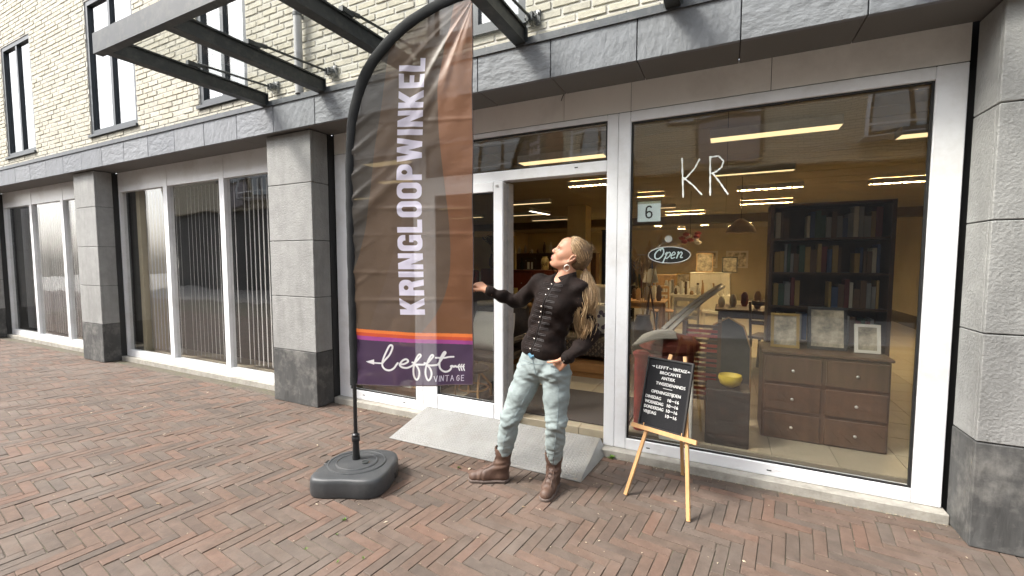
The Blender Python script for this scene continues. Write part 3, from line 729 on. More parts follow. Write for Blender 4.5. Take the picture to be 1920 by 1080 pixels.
def cushion(name, c, sx, sz, th, m, label, tilt=R(-18), rz=0):
    vs = []; fs = []; n = 14
    Mx = Matrix.Translation(c) @ Matrix.Rotation(rz, 4, 'Z') @ Matrix.Rotation(tilt, 4, 'X')
    for s_ in (-1, 1):
        for i in range(n+1):
            for j in range(n+1):
                u, v = i/n*2-1, j/n*2-1
                b = max(0, (1-u**4)*(1-v**4))**.5
                pin = 1 - .06*(1-abs(u))*(abs(v)**3)*1.2 - 0
                vs.append(Mx @ Vector((u*sx/2*(1-.07*(1-v*v)*(-1) - .07), s_*th/2*b*(1+.05*math.sin(5*u+3*v)), v*sz/2*(1-.06*(1-abs(u))*0+0))))
    k = (n+1)**2
    for s_ in (0, 1):
        for i in range(n):
            for j in range(n):
                a = s_*k + i*(n+1)+j; fs.append((a, a+1, a+n+2, a+n+1))
    q = MB(); q.add(vs, fs); o = q.build(name, m, None, True); tag(o, label, 'cushion'); return o
M['flower'] = bpy.data.materials.new('flower_print'); M['flower'].use_nodes = True
nt = M['flower'].node_tree; vo = nt.nodes.new('ShaderNodeTexVoronoi'); vo.inputs['Scale'].default_value = 13; cr = nt.nodes.new('ShaderNodeValToRGB')
cr.color_ramp.elements[0].color = (.06, .035, .06, 1); cr.color_ramp.elements[1].color = (.55, .5, .42, 1); cr.color_ramp.elements[0].position = .38; cr.color_ramp.elements[1].position = .42
tc = nt.nodes.new('ShaderNodeTexCoord'); nt.links.new(tc.outputs['Object'], vo.inputs['Vector']); nt.links.new(vo.outputs['Distance'], cr.inputs[0]); nt.links.new(cr.outputs[0], nt.nodes['Principled BSDF'].inputs['Base Color'])
cushion('cushion', (-1.36, 5.50, .79), .42, .40, .14, M['flower'], 'cream cushion with dark flower print on the right end of the wicker sofa')
cushion('cushion', (-1.40, 5.66, 1.02), .50, .40, .14, mat('beige_cloth', (.52, .44, .32), .95), 'plain beige cushion standing behind the flower print cushion')
cushion('cushion', (-2.05, 5.52, .80), .44, .42, .14, mat('brown_cloth', (.12, .07, .045), .95), 'plain brown cushion on the left part of the wicker sofa')
# pine side table behind her
def table(name, x0, x1, y0, y1, z1, m, label, t=.03, lw=.05, z0=ZF):
    e = empty(name, ((x0+x1)/2, (y0+y1)/2, z0), label, 'table')
    q = MB(); q.box(x0, x1, y0, y1, z1-t, z1, bev=.005); q.build('tabletop', m, e)
    q = MB(); q.box(x0+.04, x1-.04, y0+.03, y0+.05, z1-t-.09, z1-t-.001); q.build('apron', m, e)
    for a in (x0+.04, x1-.04-lw):
        for b in (y0+.055, y1-.03-lw): q = MB(); q.box(a, a+lw, b, b+lw, z0, z1-t-.0015); q.build('leg', m, e)
    return e
table('side_table', -3.05, -2.45, 5.9, 6.5, .88, M['wood'], 'pine side table in the shop seen left of the woman')
vase('flower_basket', -2.75, 6.15, .881, [(.08, 0), (.12, .14), (.125, .16)], M['wicker'], 'round wicker basket on the pine side table', 'basket')
vase('jug', -2.92, 6.1, .881, [(.04, 0), (.06, .05), (.055, .13), (.03, .18), (.035, .22)], mat('ochre_glaze', (.5, .36, .1), .3), 'ochre yellow jug on the pine side table', 'jug')
vase('bowl', -2.6, 6.1, .881, [(.03, 0), (.07, .05), (.09, .09)], M['wooddark'], 'dark bowl on the pine side table', 'bowl')
# wicker chair with the white cushion behind the door glass
ch = empty('wicker_chair', (-2.42, 4.45, ZF), 'wicker armchair holding a white cushion behind the door glass', 'chair')
for nm, bx in (('seat', (-2.78, -2.10, 4.14, 4.72, .40, .48)), ('backrest', (-2.78, -2.10, 4.722, 4.80, .38, .98)), ('armrest', (-2.86, -2.782, 4.14, 4.80, .62, .68)), ('armrest', (-2.098, -2.02, 4.14, 4.80, .62, .68))):
    q = MB(); q.box(*bx, bev=.025); q.build(nm, M['wicker'], ch)
for a in (-2.83, -2.06):
    for b in (4.18, 4.74): q = MB(); q.cyl((a, b, ZF), (a, b, .62), .02, 10); q.build('leg', M['wood'], ch)
q = MB(); q.tube([(-2.77, 4.70, .99), (-2.44, 4.69, 1.02), (-2.11, 4.70, .99)], .035, 10); q.build('rim', mat('pale_wicker', (.28, .22, .13), .8, var=.4, scale=70, bump=.004), ch)
cc = cushion('cushion', (-2.44, 4.46, .70), .56, .46, .16, M['linen'], 'white cushion with a grey line drawing of a deer behind the door glass', R(-20))
def dp_(u, v): return Vector((-2.44 + u, 0, 0))
q = MB(); Mx = Matrix.Translation((-2.44, 4.46, .70)) @ Matrix.Rotation(R(-20), 4, 'X')
def cu_(u, v): return Mx @ Vector((u, -.082 + .25*(u*u + v*v), v))
for s_ in ([(.08, -.16), (.085, -.05)], [(.10, -.16), (.10, -.05)], [(.16, -.16), (.155, -.05)], [(.18, -.16), (.175, -.05)], [(.07, -.05), (.19, -.05), (.19, .0), (.09, .01), (.07, -.05)], [(.09, .01), (.07, .06), (.045, .075), (.06, .09), (.085, .08)], [(.07, .09), (.05, .13), (.06, .16)], [(.08, .09), (.10, .13), (.09, .16)]):
    q.tube([cu_(*p) for p in s_], .003, 5)
q.build('deer_drawing', mat('grey_ink', (.2, .2, .2), .9), cc); q = MB(); q.tube([cu_(.04, .14), cu_(.075, .14)], .004, 5); q.build('red_mark', M['red'], cc)
cab('bookcase', -4.6, -3.1, 6.0, 6.35, ZF, 1.15, M['wooddark'], 'low dark bookcase seen through the door glass', 'bookcase', (2, 3))
for i in range(16):
    x = -4.5 + i*.085; h = random.uniform(.15, .24)
    q = MB(); q.box(x, x+random.uniform(.03, .07), 6.08, 6.25, 1.151, 1.151+h, bev=.003)
    tag(q.build('book', [M['red'], M['paper'], M['wooddark'], M['cardboard'], M['woodred']][i % 5]), 'book standing in the row on the low dark bookcase', 'book', 'books on the low dark bookcase')
q = MB(); q.box(-5.2, -3.6, 7.5, 7.56, ZF, 2.0); tag(q.build('room_screen', mat('yellow_lit_panel', (.46, .36, .16), .8, var=.2, scale=2)), 'cream screen panel coloured as lit by yellow light, standing behind the low bookcase', 'screen')  # cream board; the yellow lamplight on it is put into its colour
# dried plants
def bouquet(x, y, z, n, h, spread, label, m, vm, leaf=.05):
    e = empty('dried_bouquet', (x, y, z), label, 'plant')
    q = MB(); q.lathe((x, y, z), [(.05, 0), (.075, .06), (.07, .16), (.045, .22), (.05, .24)], 14); q.build('vase', vm, e, True)
    q = MB(); r2 = random.Random(n)
    for k in range(n):
        a = r2.uniform(0, 6.28); s_ = spread*r2.random()**.6; tip = Vector((x + math.cos(a)*s_, y + math.sin(a)*s_, z + .2 + h*r2.uniform(.6, 1)))
        mid = Vector((x + math.cos(a)*s_*.3, y + math.sin(a)*s_*.3, z + .2 + h*.5)); q.tube([(x, y, z+.2), mid, tip], .004, 4)
        for j in range(5):
            p = mid.lerp(tip, .3 + .17*j); d = Vector((r2.uniform(-1, 1), r2.uniform(-1, 1), r2.uniform(-.2, 1))).normalized()*leaf
            q.add([p, p + d*.6 + Vector((.012, .01, 0)), p + d, p + d*.6 - Vector((.012, .01, 0))], [(0, 1, 2, 3)])
    q.build('stems', m, e)
bouquet(-3.35, 6.17, 1.40, 26, .36, .28, 'dried dark leafy bouquet above the bookcase behind the door glass', mat('dry_leaves', (.10, .075, .035), .8), M['wooddark'], .09)
q = MB(); q.box(-3.5, -3.2, 6.02, 6.3, 1.152, 1.399, bev=.005); tag(q.build('wooden_crate', M['woodred']), 'red brown wooden crate carrying the dried bouquet', 'crate')
# wares low behind the left window and the door glass
e = empty('display_shelf', (-3.1, 3.75, ZF), 'low brown shelf with wares behind the left window', 'shelf')
q = MB(); q.box(-3.55, -2.72, 3.52, 3.95, ZF, .165); q.build('base', M['wooddark'], e)
for x in (-3.2, -2.745): q = MB(); q.box(x, x+.022, 3.6, 3.95, .166, .9); q.build('side_panel', M['wood'], e)
q = MB(); q.box(-3.177, -2.746, 3.6, 3.95, .62, .64); q.build('shelf', M['wood'], e); q = MB(); q.box(-3.177, -2.746, 3.951, 3.96, .166, .9); q.build('back_panel', M['wooddark'], e)
q = MB(); q.box(-3.13, -2.97, 3.62, 3.86, .166, .20, bev=.003); q.box(-3.12, -2.985, 3.63, 3.85, .201, .222, bev=.003); tag(q.build('white_book', M['paper']), 'two white books lying flat low behind the left window', 'books')
e = empty('cardboard_box', (-2.87, 3.68, .166), 'brown cardboard box with red edge and round emblem behind the left window', 'box', rz=0)
q = MB(); q.box(-2.95, -2.79, 3.62, 3.74, .167, .37, bev=.003); q.build('carton', M['cardboard'], e)
q = MB(); q.box(-2.951, -2.789, 3.617, 3.6195, .345, .368); q.build('red_edge', M['red'], e)
q = MB(); q.lathe((-2.85, 3.619, .255), [(.045, 0), (.045, .003), (.034, .0035), (.034, 0)], 20, Matrix.Rotation(R(90), 3, 'X')); q.box(-2.855, -2.845, 3.6155, 3.6185, .225, .285); q.box(-2.868, -2.832, 3.6155, 3.6185, .25, .258); q.build('emblem', mat('grey_print', (.16, .16, .15), .8), e)
e = empty('bamboo_stool', (-2.25, 3.72, ZF), 'bent bamboo stool standing behind the lower door glass', 'stool')
for k, (a, b) in enumerate(((-2.40, 3.6), (-2.13, 3.6), (-2.40, 3.86), (-2.13, 3.86))):
    q = MB(); q.tube([(a, b, ZF), (a*.98 - .045, b, .25), ((a - 2.26)/2, 3.73, .42)], .013, 8); q.build('leg', M['wood'], e, True)
q = MB(); q.lathe((-2.265, 3.73, .42), [(.16, 0), (.17, .015), (.16, .03)], 20); q.build('seat', mat('dark_cane', (.05, .035, .025), .7), e, True)
q = MB(); q.tube([(-2.26+.15*math.cos(t), 3.73+.15*math.sin(t), .24) for t in np.linspace(0, 6.28, 20)], .010, 7); q.build('ring', M['wood'], e, True)
# ---- behind the right window
e = empty('leather_stool', (-.42, 4.0, ZF), 'round brown red leather seat on a drum behind the letter board', 'stool')
q = MB(); q.lathe((-.42, 4.0, ZF), [(.20, 0), (.21, .02), (.21, .60), (.20, .62)], 28); q.build('drum', M['woodred'], e, True)
q = MB(); q.lathe((-.42, 4.0, .741), [(.22, 0), (.25, .03), (.25, .08), (.20, .125), (.10, .145), (.01, .15)], 32); q.build('seat', M['redleather'], e, True)
e = empty('red_post', (-.62, 3.68, ZF), 'bright red round post just inside the right window frame', 'post')
q = MB(); q.cyl((-.60, 3.68, ZF), (-.60, 3.68, .74), .055, 20); q.build('shaft', M['red'], e, True); q = MB(); q.lathe((-.60, 3.68, .741), [(.065, 0), (.07, .02), (.05, .04)], 20); q.build('cap', M['red'], e, True)
skim = mat('grey_ski', (.36, .33, .28), .35, var=.15, dirt=((.10, .04, .03), 3, .4), scale=4)
def ski(a, b, label, w=.036, t=.014):
    a, b = Vector(a), Vector(b); d = (b-a).normalized(); q = MB(); L = (b-a).length; up = Vector((0, -.5, 1)); x = d.cross(up).normalized(); n = x.cross(d)
    vs = []; N = 14
    for i in range(N+1):
        s_ = i/N; p = a + d*L*s_ + n*(.03*math.sin(math.pi*s_) + 0); ww = w*(1 - max(0, (s_-.9)/.1)*.65)
        vs += [p - x*ww/2, p + x*ww/2, p + x*ww/2 + n*t, p - x*ww/2 + n*t]
    fs = [(4*i+j, 4*i+(j+1) % 4, 4*i+4+(j+1) % 4, 4*i+4+j) for i in range(N) for j in range(4)] + [(0, 1, 2, 3), (4*N+3, 4*N+2, 4*N+1, 4*N)]
    q.add(vs, fs); o = q.build('wooden_ski', skim, None); tag(o, label, 'ski', 'old skis behind the right window'); return o
ski((-.46, 3.92, .93), (-.02, 5.15, 1.27), 'left one of two long grey skis leaning towards the back of the shop')
ski((-.41, 3.92, .92), (.01, 5.15, 1.25), 'right one of two long grey skis leaning towards the back of the shop')
for k in range(5):
    ski((-.34 - .006*k, 3.80 + .022*k, .885 + .009*k), (-.66 + .012*k, 3.60 + .03*k, .83 + .014*k), 'short flat stick in the sheaf lying on the round leather seat', .03, .01)
e = empty('slatted_rack', (-.16, 4.15, ZF), 'dark rack of many thin red and black slats behind the letter board', 'rack')
for x in (-.30, -.02): q = MB(); q.box(x-.015, x+.015, 4.05, 4.30, ZF, 1.0); q.build('side_panel', M['wooddark'], e)
for k in range(16): q = MB(); q.box(-.284, -.036, 4.06 + .004*(k % 3), 4.075 + .004*(k % 3), .32 + k*.042, .345 + k*.042); q.build('slat', M['red'] if (k*7) % 3 else M['wooddark'], e)
e = empty('dark_board', (.08, 4.3, ZF), 'tall dark rounded board with pale edge leaning in the right window', 'board')
bp_ = [(-.16, 0), (.16, 0), (.19, .3), (.19, .75), (.13, .95), (0, 1.03), (-.13, .95), (-.19, .75), (-.19, .3)]
ux = Vector((1, 0, 0)); uy = Vector((0, .22, 1)).normalized(); un = ux.cross(uy)
q = MB(); q.prism(bp_, (.05, 4.25, ZF+.004-.12), ux, uy, un, -.012, .012); q.build('panel', mat('charcoal_board', (.055, .05, .045), .5, var=.3), e)
q = MB(); q.tube([Vector((.05, 4.25, ZF+.01-.12)) + ux*x*.97 + uy*(.02+y*.965) + un*.014 for x, y in bp_ + bp_[:1]], .008, 6); q.build('edge_band', M['cardboard'], e)
vase('yellow_bowl', .065, 3.72, .55, [(.03, 0), (.07, .025), (.085, .07), (.08, .095), (.07, .07), (.02, .03)], M['yellow'], 'yellow plastic bowl on a dark plinth at the right window', 'bowl', 24)
q = MB(); q.box(-.10, .20, 3.60, 3.88, ZF, .549, bev=.005); tag(q.build('dark_plinth', M['black']), 'dark square plinth under the yellow bowl', 'plinth')
e = empty('white_box', (-.31, 3.58, ZF), 'white cardboard sheet with a small drawing behind the easel', 'box')
q = MB(); q.box(-.43, -.19, 3.52, 3.60, ZF, .60, bev=.004); q.build('carton', M['paper'], e)
q = MB(); q.tube([(-.27 + .03*math.cos(t), 3.517, .235 + .014*math.sin(t)) for t in np.linspace(0, 6.28, 18)], .0025, 5); q.tube([(-.24, 3.517, .235), (-.225, 3.517, .25), (-.225, 3.517, .222), (-.24, 3.517, .235)], .002, 5); q.build('fish_drawing', M['black'], e)
e = empty('framed_picture', (-1.42, 9.0, ZF), 'dark framed picture standing on the floor deep in the shop', 'picture')
uy = Vector((0, .18, 1)).normalized(); un = Vector((1, 0, 0)).cross(uy)
q = MB(); q.prism([(-.22, .0), (.22, .0), (.22, .58), (-.22, .58)], (-1.42, 9.0, ZF), (1, 0, 0), uy, un, -.01, .002); q.build('print', M['paper'], e)
for a in ([(-.25, 0), (.25, 0), (.25, .035), (-.25, .035)], [(-.25, .55), (.25, .55), (.25, .585), (-.25, .585)], [(-.25, .0352), (-.215, .0352), (-.215, .5498), (-.25, .5498)], [(.215, .0352), (.25, .0352), (.25, .5498), (.215, .5498)]):
    q = MB(); q.prism(a, (-1.42, 9.0, ZF), (1, 0, 0), uy, un, -.012, .02); q.build('frame', M['black'], e)
q = MB(); q.box(-1.62, -1.22, 9.13, 9.5, ZF, .68); tag(q.build('storage_chest', M['wood']), 'plain pine chest behind the dark framed picture', 'chest')
cab('white_dresser', -1.22, -.72, 10.6, 11.0, ZF, .88, M['whitewood'], 'white painted chest of drawers deep in the right half of the shop', 'dresser', (4, 1))
cab('grey_dresser', -1.62, -1.28, 10.4, 10.8, ZF, .80, mat('blue_grey_paint', (.30, .33, .35), .5), 'blue grey cabinet left of the white chest of drawers', 'cabinet', (1, 2))
cab('white_sideboard', -.78, .15, 12.0, 12.45, ZF, 1.22, M['whitewood'], 'long white sideboard standing before the back wall pictures', 'sideboard', (1, 4), legs=.15)
e = empty('white_chair', (-.15, 9.0, ZF), 'white wooden chair deep in the shop near the right edge', 'chair')
q = MB(); q.box(-.35, .05, 8.8, 9.2, .55, .59); q.build('seat', M['whitewood'], e); 
for k in range(5): q = MB(); q.box(-.34+k*.09, -.31+k*.09, 9.17, 9.2, .591, 1.10); q.build('spindle', M['whitewood'], e)
q = MB(); q.box(-.36, .06, 9.165, 9.205, 1.101, 1.17); q.build('top_rail', M['whitewood'], e)
for a in (-.34, .01):
    for b in (8.81, 9.16): q = MB(); q.box(a, a+.035, b, b+.035, ZF, .549); q.build('leg', M['whitewood'], e)
q = MB(); q.prism([(-.2, 0), (.2, 0), (.2, .5), (-.2, .5)], (-1.75, 11.0, .92), (1, 0, 0), (0, 0, 1), (0, -1, 0), 0, .03); tag(q.build('purple_poster', M['purple']), 'purple rectangular print standing on a dark cabinet', 'poster')
cab('black_cabinet', -2.3, -1.35, 11.02, 11.4, ZF, .90, M['black'], 'dark cabinet under the purple print deep in the shop', 'cabinet', (2, 2))
for i, x in enumerate((-.95, .05)):
    e = empty('wall_picture', (x+.35, 17.95, 1.5), ('left' if i == 0 else 'right') + ' one of two white framed pictures on the back wall', 'picture', 'white framed pictures on the back wall')
    q = MB(); q.box(x, x+.72, 17.96, 17.995, 1.25, 1.88); q.build('frame', M['whitewood'], e)
    q = MB(); q.box(x+.06, x+.66, 17.945, 17.9595, 1.31, 1.82); q.build('print', mat('pale_print', (.55, .5, .4), .8, var=.9, scale=6), e)
e = empty('pampas_grass', (-1.0, 6.2, ZF), 'dry pampas grass plumes in a tall pot inside the right window', 'plant')
q = MB(); q.lathe((-1.0, 6.2, ZF), [(.10, 0), (.14, .1), (.13, .5), (.09, .62), (.10, .65)], 18); q.build('pot', M['wooddark'], e, True)
for k, (dx, dz, ln_) in enumerate(((-.10, .0, .6), (.05, .12, .7), (.16, .2, .75), (-.02, -.12, .5))):
    b_ = Vector((-1.0, 6.2, .75)); t_ = Vector((-1.0+dx*1.3, 6.2, 1.62+dz*.8)); q = MB(); q.tube([b_, b_.lerp(t_, .5)+Vector((dx*.05, 0, 0)), t_], .005, 5)
    r2 = random.Random(k); d = (t_-b_).normalized()
    for j in range(160):
        s_ = r2.random(); p = b_.lerp(t_, .62 + .42*s_); wv = .07*math.sin(math.pi*min(1, s_*.9+.08)); o_ = Vector((r2.uniform(-1, 1), r2.uniform(-1, 1), 0)).normalized()*wv + d*.06
        q.add([p, p+o_*.5+Vector((.004, 0, 0)), p+o_, p+o_*.5-Vector((.004, 0, 0))], [(0, 1, 2, 3)])
    q.build('plume', mat('pampas', (.42, .31, .17), .9), e)
e = empty('hanging_flowers', (-.62, 8.2, 2.2), 'red and white paper flowers hanging inside the right window', 'ornament')
q = MB(); q.cyl((-.55, 8.2, 2.73), (-.55, 8.2, 1.95), .004, 5); q.build('cord', M['black'], e)
for k in range(9):
    a = k*2.4; q = MB(); c_ = Vector((-.55+.13*math.cos(a), 8.2+.1*math.sin(a), 1.83+.02*k))
    q.lathe(c_, [(.01, -.03), (.05, -.01), (.06, .02), (.02, .045)], 10); q.build('flower', M['red'] if k % 3 else M['paper'], e)
table('work_table', -1.7, -.85, 7.3, 7.9, .86, M['wood'], 'plain wooden table with small wares inside the right window')
for i in range(7):
    vase('ware', -1.62 + i*.11, 7.5 + .12*(i % 3), .861, [(.03, 0), (.045, .05), (.04, .1 + .02*i), (.02, .14+.02*i)], [M['chrome'], M['paper'], M['wooddark'], M['cardboard']][i % 4], 'small vessel among the wares on the plain wooden table', 'vessel', 12, 'small wares on the wooden table')
e = empty('tripod_lamp', (-1.12, 6.9, ZF), 'dark tripod stand inside the right window left of the white dressers', 'stand')
for a in (0, 2.1, 4.2): q = MB(); q.cyl((-1.0+.16*math.cos(a), 6.8+.16*math.sin(a), ZF), (-1.0, 6.8, 1.15), .012, 8); q.build('leg', M['wooddark'], e)
q = MB(); q.lathe((-1.0, 6.8, 1.151), [(.03, 0), (.03, .04), (.12, .05), (.08, .25)], 18); q.build('lamp_shade', M['paper'], e)

cab('oak_chest', .30, 1.1, 3.95, 4.35, ZF, .82, M['wooddark'], 'dark brown chest of drawers close behind the right end of the window', 'chest', (3, 2))
table('long_table', -.1, 1.3, 6.6, 7.4, .86, M['wooddark'], 'long dark table with crockery in the right half of the shop')
for i in range(9):
    vase('crockery', -.02 + i*.15, 6.9 + .13*(i % 3), .861, [(.03, 0), (.05, .05), (.045, .1 + .03*(i % 4)), (.02, .15+.03*(i % 4))], [M['paper'], M['chrome'], M['redleather'], M['cardboard']][i % 4], 'piece of crockery on the long dark table', 'crockery', 12, 'crockery on the long dark table')
cab('glass_fronted_case', .9, 1.9, 9.2, 9.6, ZF, 1.9, M['wood'], 'tall pine cupboard far back at the right side of the shop', 'cupboard', (4, 2))
cab('counter', -2.0, -.9, 13.6, 14.1, ZF, 1.1, M['wood'], 'pine shop counter at the far end under the ceiling beam', 'counter', (2, 4))
rb = random.Random(21)
BKM = [mat('book_cloth_%s' % n_, c_, .7, var=.15) for n_, c_ in (('ochre', (.30, .19, .06)), ('green', (.05, .09, .06)), ('blue', (.05, .07, .13)), ('cream', (.50, .44, .33)), ('maroon', (.14, .03, .03)), ('grey', (.22, .21, .20)), ('brown', (.12, .07, .04)))]
bc_ = empty('open_bookcase', (.84, 5.0, ZF), 'tall open dark bookcase full of books behind the right end of the window', 'bookcase')
for a in ((.38, .41), (1.27, 1.30)): q = MB(); q.box(a[0], a[1], 4.75, 5.05, ZF, 2.05); q.build('side_panel', M['wooddark'], bc_)
for k in range(7): q = MB(); q.box(.411, 1.269, 4.76, 5.04, ZF + .02 + k*.315, ZF + .04 + k*.315); q.build('shelf', M['wooddark'], bc_)
q = MB(); q.box(.38, 1.30, 5.051, 5.06, ZF, 2.05); q.build('back_panel', M['wooddark'], bc_)
for k in range(6):
    x = .425
    while x < 1.20:
        w_ = rb.uniform(.018, .05); h = rb.uniform(.17, .27); z = ZF + .0405 + k*.315
        if rb.random() < .1: x += rb.uniform(.05, .14); continue
        q = MB(); q.box(x, x+w_, 4.78 + rb.uniform(0, .03), 4.95, z, z+h, bev=.002)
        tag(q.build('book', BKM[rb.randrange(7)]), 'book among the rows in the tall open dark bookcase', 'book', 'books in the tall open bookcase'); x += w_ + .002
fr_lab = ('small gilt picture frame', 'white picture frame', 'dark picture frame', 'pine picture frame')
for i, (x, y, z, w_, h, mi, on) in enumerate(((.36, 4.12, .821, .20, .28, 0, 'at the left end of the dark brown chest'), (.62, 4.16, .821, .26, .34, 2, 'in the middle of the dark brown chest'), (.92, 4.14, .821, .16, .22, 1, 'at the right end of the dark brown chest'), (-.66, 12.3, 1.221, .4, .5, 3, 'at the left of the white sideboard'), (-.05, 12.3, 1.221, .35, .4, 2, 'at the right of the white sideboard'), (-1.0, 10.8, .881, .3, .36, 0, 'on the white chest of drawers'))):
    e = empty('picture_frame', (x+w_/2, y, z), fr_lab[mi] + ' leaning ' + on, 'picture'); uy = Vector((0, .2, 1)).normalized(); un = Vector((1, 0, 0)).cross(uy); t = .022
    fm = (mat('gilt', (.36, .24, .08), .4, .6), M['whitewood'], M['black'], M['wood'])[mi]
    for a in ([(0, 0), (w_, 0), (w_, t), (0, t)], [(0, h-t), (w_, h-t), (w_, h), (0, h)], [(0, t+.0002), (t, t+.0002), (t, h-t-.0002), (0, h-t-.0002)], [(w_-t, t+.0002), (w_, t+.0002), (w_, h-t-.0002), (w_-t, h-t-.0002)]):
        q = MB(); q.prism(a, (x, y, z), (1, 0, 0), uy, un, 0, .018); q.build('frame', fm, e)
    q = MB(); q.prism([(t*.9, t*.9), (w_-t*.9, t*.9), (w_-t*.9, h-t*.9), (t*.9, h-t*.9)], (x, y, z), (1, 0, 0), uy, un, .004, .009); q.build('print', mat('faded_print', (.35, .30, .22), .8, var=.8, scale=9), e)
def wchair(x, y, rz, m, label):
    e = empty('kitchen_chair', (x, y, ZF), label, 'chair', None, rz); C_ = WM(e)
    q = MB(); q.box(-.21, .21, -.21, .21, .44, .47, M=C_, bev=.008); q.build('seat', m, e)
    for a in (-.19, .19):
        for b in (-.19, .19): q = MB(); q.cyl(C_ @ Vector((a*1.05, b*1.05, .0)), C_ @ Vector((a*.92, b*.92, .4395)), .017, 8); q.build('leg', m, e)
        q = MB(); q.cyl(C_ @ Vector((a*.95, .19, .4705)), C_ @ Vector((a*.95, .24, .90)), .016, 8); q.build('post', m, e)
    for z in (.62, .74, .86): q = MB(); q.box(-.165, .165, .205, .225, z, z+.05, M=C_); q.build('slat', m, e)
wchair(-1.05, 8.7, .4, M['wood'], 'pine slat back chair turned left inside the right window'); wchair(.55, 6.25, 2.8, M['wooddark'], 'dark slat back chair drawn up to the long dark table'); wchair(-.55, 6.1, -.5, M['whitewood'], 'white slat back chair before the long dark table')
wchair(-3.9, 5.0, .8, M['wooddark'], 'dark slat back chair far left behind the flag'); wchair(-2.0, 8.2, 1.2, M['wood'], 'pine slat back chair deep behind the woman')
for i, (x, y, L) in enumerate(((-1.9, 8.5, .5), (.2, 7.1, .6))):
    e = empty('pendant_lamp', (x, y, 2.73), ('cane pendant lamp hanging deep behind the door post' if i == 0 else 'cane pendant lamp hanging over the long dark table'), 'lamp')
    q = MB(); q.cyl((x, y, 2.729), (x, y, 2.73-L), .004, 6); q.build('cord', M['black'], e); q = MB(); q.lathe((x, y, 2.73-L-.2), [(.20, 0), (.17, .08), (.09, .16), (.03, .2)], 20); q.build('lamp_shade', mat('cane', (.30, .20, .10), .8, bump=.003, bscale=80), e)
e = empty('clothes_rail', (-1.55, 8.0, ZF), 'metal rail of hanging clothes inside the right window', 'clothes rail')
for x in (-2.0, -1.35): q = MB(); q.cyl((x, 9.9, ZF), (x, 9.9, 1.65), .014, 8); q.box(x-.02, x+.02, 9.65, 10.15, ZF, ZF+.03); q.build('post', M['chrome'], e)
q = MB(); q.cyl((-2.02, 9.9, 1.651), (-1.33, 9.9, 1.651), .013, 8); q.build('rail', M['chrome'], e)
for k in range(11):
    x = -1.96 + k*.056; hh = rb.uniform(.55, .95); q = MB(); q.lathe((x, 9.9, 1.60-hh), [(.16, 0), (.15, hh*.4), (.14, hh*.85), (.05, hh*.97), (.01, hh)], 10, Matrix.Diagonal((.14, 1.1, 1)).to_3x3())
    tag(q.build('hanging_garment', BKM[(k*3) % 7]), 'garment hanging in the row on the metal clothes rail', 'garment', 'garments on the clothes rail')

e = empty('display_table', (-.55, 9.6, ZF), 'long white trestle table with rows of small pale goods in the right window', 'table')
q = MB(); q.box(-1.15, .12, 9.35, 9.95, .80, .84); q.build('tabletop', M['whitewood'], e)
for x in (-1.0, -.05):
    for y in (9.4, 9.9): q = MB(); q.cyl((x, y, ZF), (x, y, .7995), .02, 8); q.build('leg', M['whitewood'], e)
for i in range(34):
    x, y = -1.10 + (i % 12)*.105 + rb.uniform(-.02, .02), 9.42 + (i//12)*.2; h = rb.uniform(.07, .32); r_ = rb.uniform(.025, .045)
    vase('ware', x, y, .841, [(r_*.8, 0), (r_, h*.25), (r_*rb.uniform(.5, 1), h*.7), (r_*rb.uniform(.3, 1), h)], [M['paper'], M['whitewood'], M['chrome'], M['cardboard'], M['wooddark'], M['linen']][rb.randrange(6)], 'small pale piece of crockery in the rows on the white trestle table', 'crockery', 10, 'goods on the white trestle table')

# ---- things fixed to the right window glass
e = empty('open_sign', (-.37, YF+.07, 1.57), 'oval Open sign hanging from a suction cup inside the right window', 'sign')
cx, cz, yy = -.372, 1.570, YF+.062
el = [(.148*math.cos(t), .060*math.sin(t)) for t in np.linspace(0, 2*math.pi, 49)[:-1]]
q = MB(); q.prism(el, (cx, yy, cz), (1, 0, 0), (0, 0, 1), (0, -1, 0), -.004, 0); q.build('plate', mat('dark_acrylic', (.03, .03, .028), .25), e)
M['signwhite'] = emis('sign_white', (.80, .84, .84), 0.0)
M['signblue'] = mat('pale_blue_letters', (.62, .76, .78), .5)
q = MB(); q.tube([(cx+x, yy-.003, cz+z) for x, z in el + el[:1]], .0032, 6); q.build('rim', M['pvc'], e)
def script(strokes, sc, ox, oz, r):
    q = MB()
    for s_, w_ in strokes:
        P = [Vector((cx + (x-ox)*sc + (y-oz)*sc*.25, yy-.004, cz + (y-oz)*sc)) for x, y in s_]
        pts = []
        for i in range(len(P)-1):
            p0, p1, p2, p3 = P[max(i-1, 0)], P[i], P[i+1], P[min(i+2, len(P)-1)]
            for t in np.linspace(0, 1, 5)[:-1]:
                pts.append(.5*((2*p1) + (p2-p0)*t + (2*p0-5*p1+4*p2-p3)*t*t + (3*p1-p0-3*p2+p3)*t**3))
        pts.append(P[-1]); q.tube(pts, r*w_, 6, flat=((0, 1, 0), .3))
    return q
q = script([([(12, 19), (5, 16), (1, 9), (3, 2), (8, 0), (13, 4), (15, 11), (12, 18), (8, 17), (9, 14)], 1.25),
            ([(18, 8), (21, 12), (20, 4), (18, -8)], 1.2), ([(20, 9), (25, 12), (27, 7), (23, 1), (20, 3)], 1.0),
            ([(29, 6), (34, 8), (34, 11), (31, 12), (29, 6), (31, 1), (36, 3)], 1.0),
            ([(38, 11), (40, 12), (39, 1)], 1.2), ([(39, 6), (43, 12), (46, 10), (45, 3), (49, 3)], 1.1)], .0042, 25, 7, .0042)
q.build('lettering', M['signblue'], e, True)
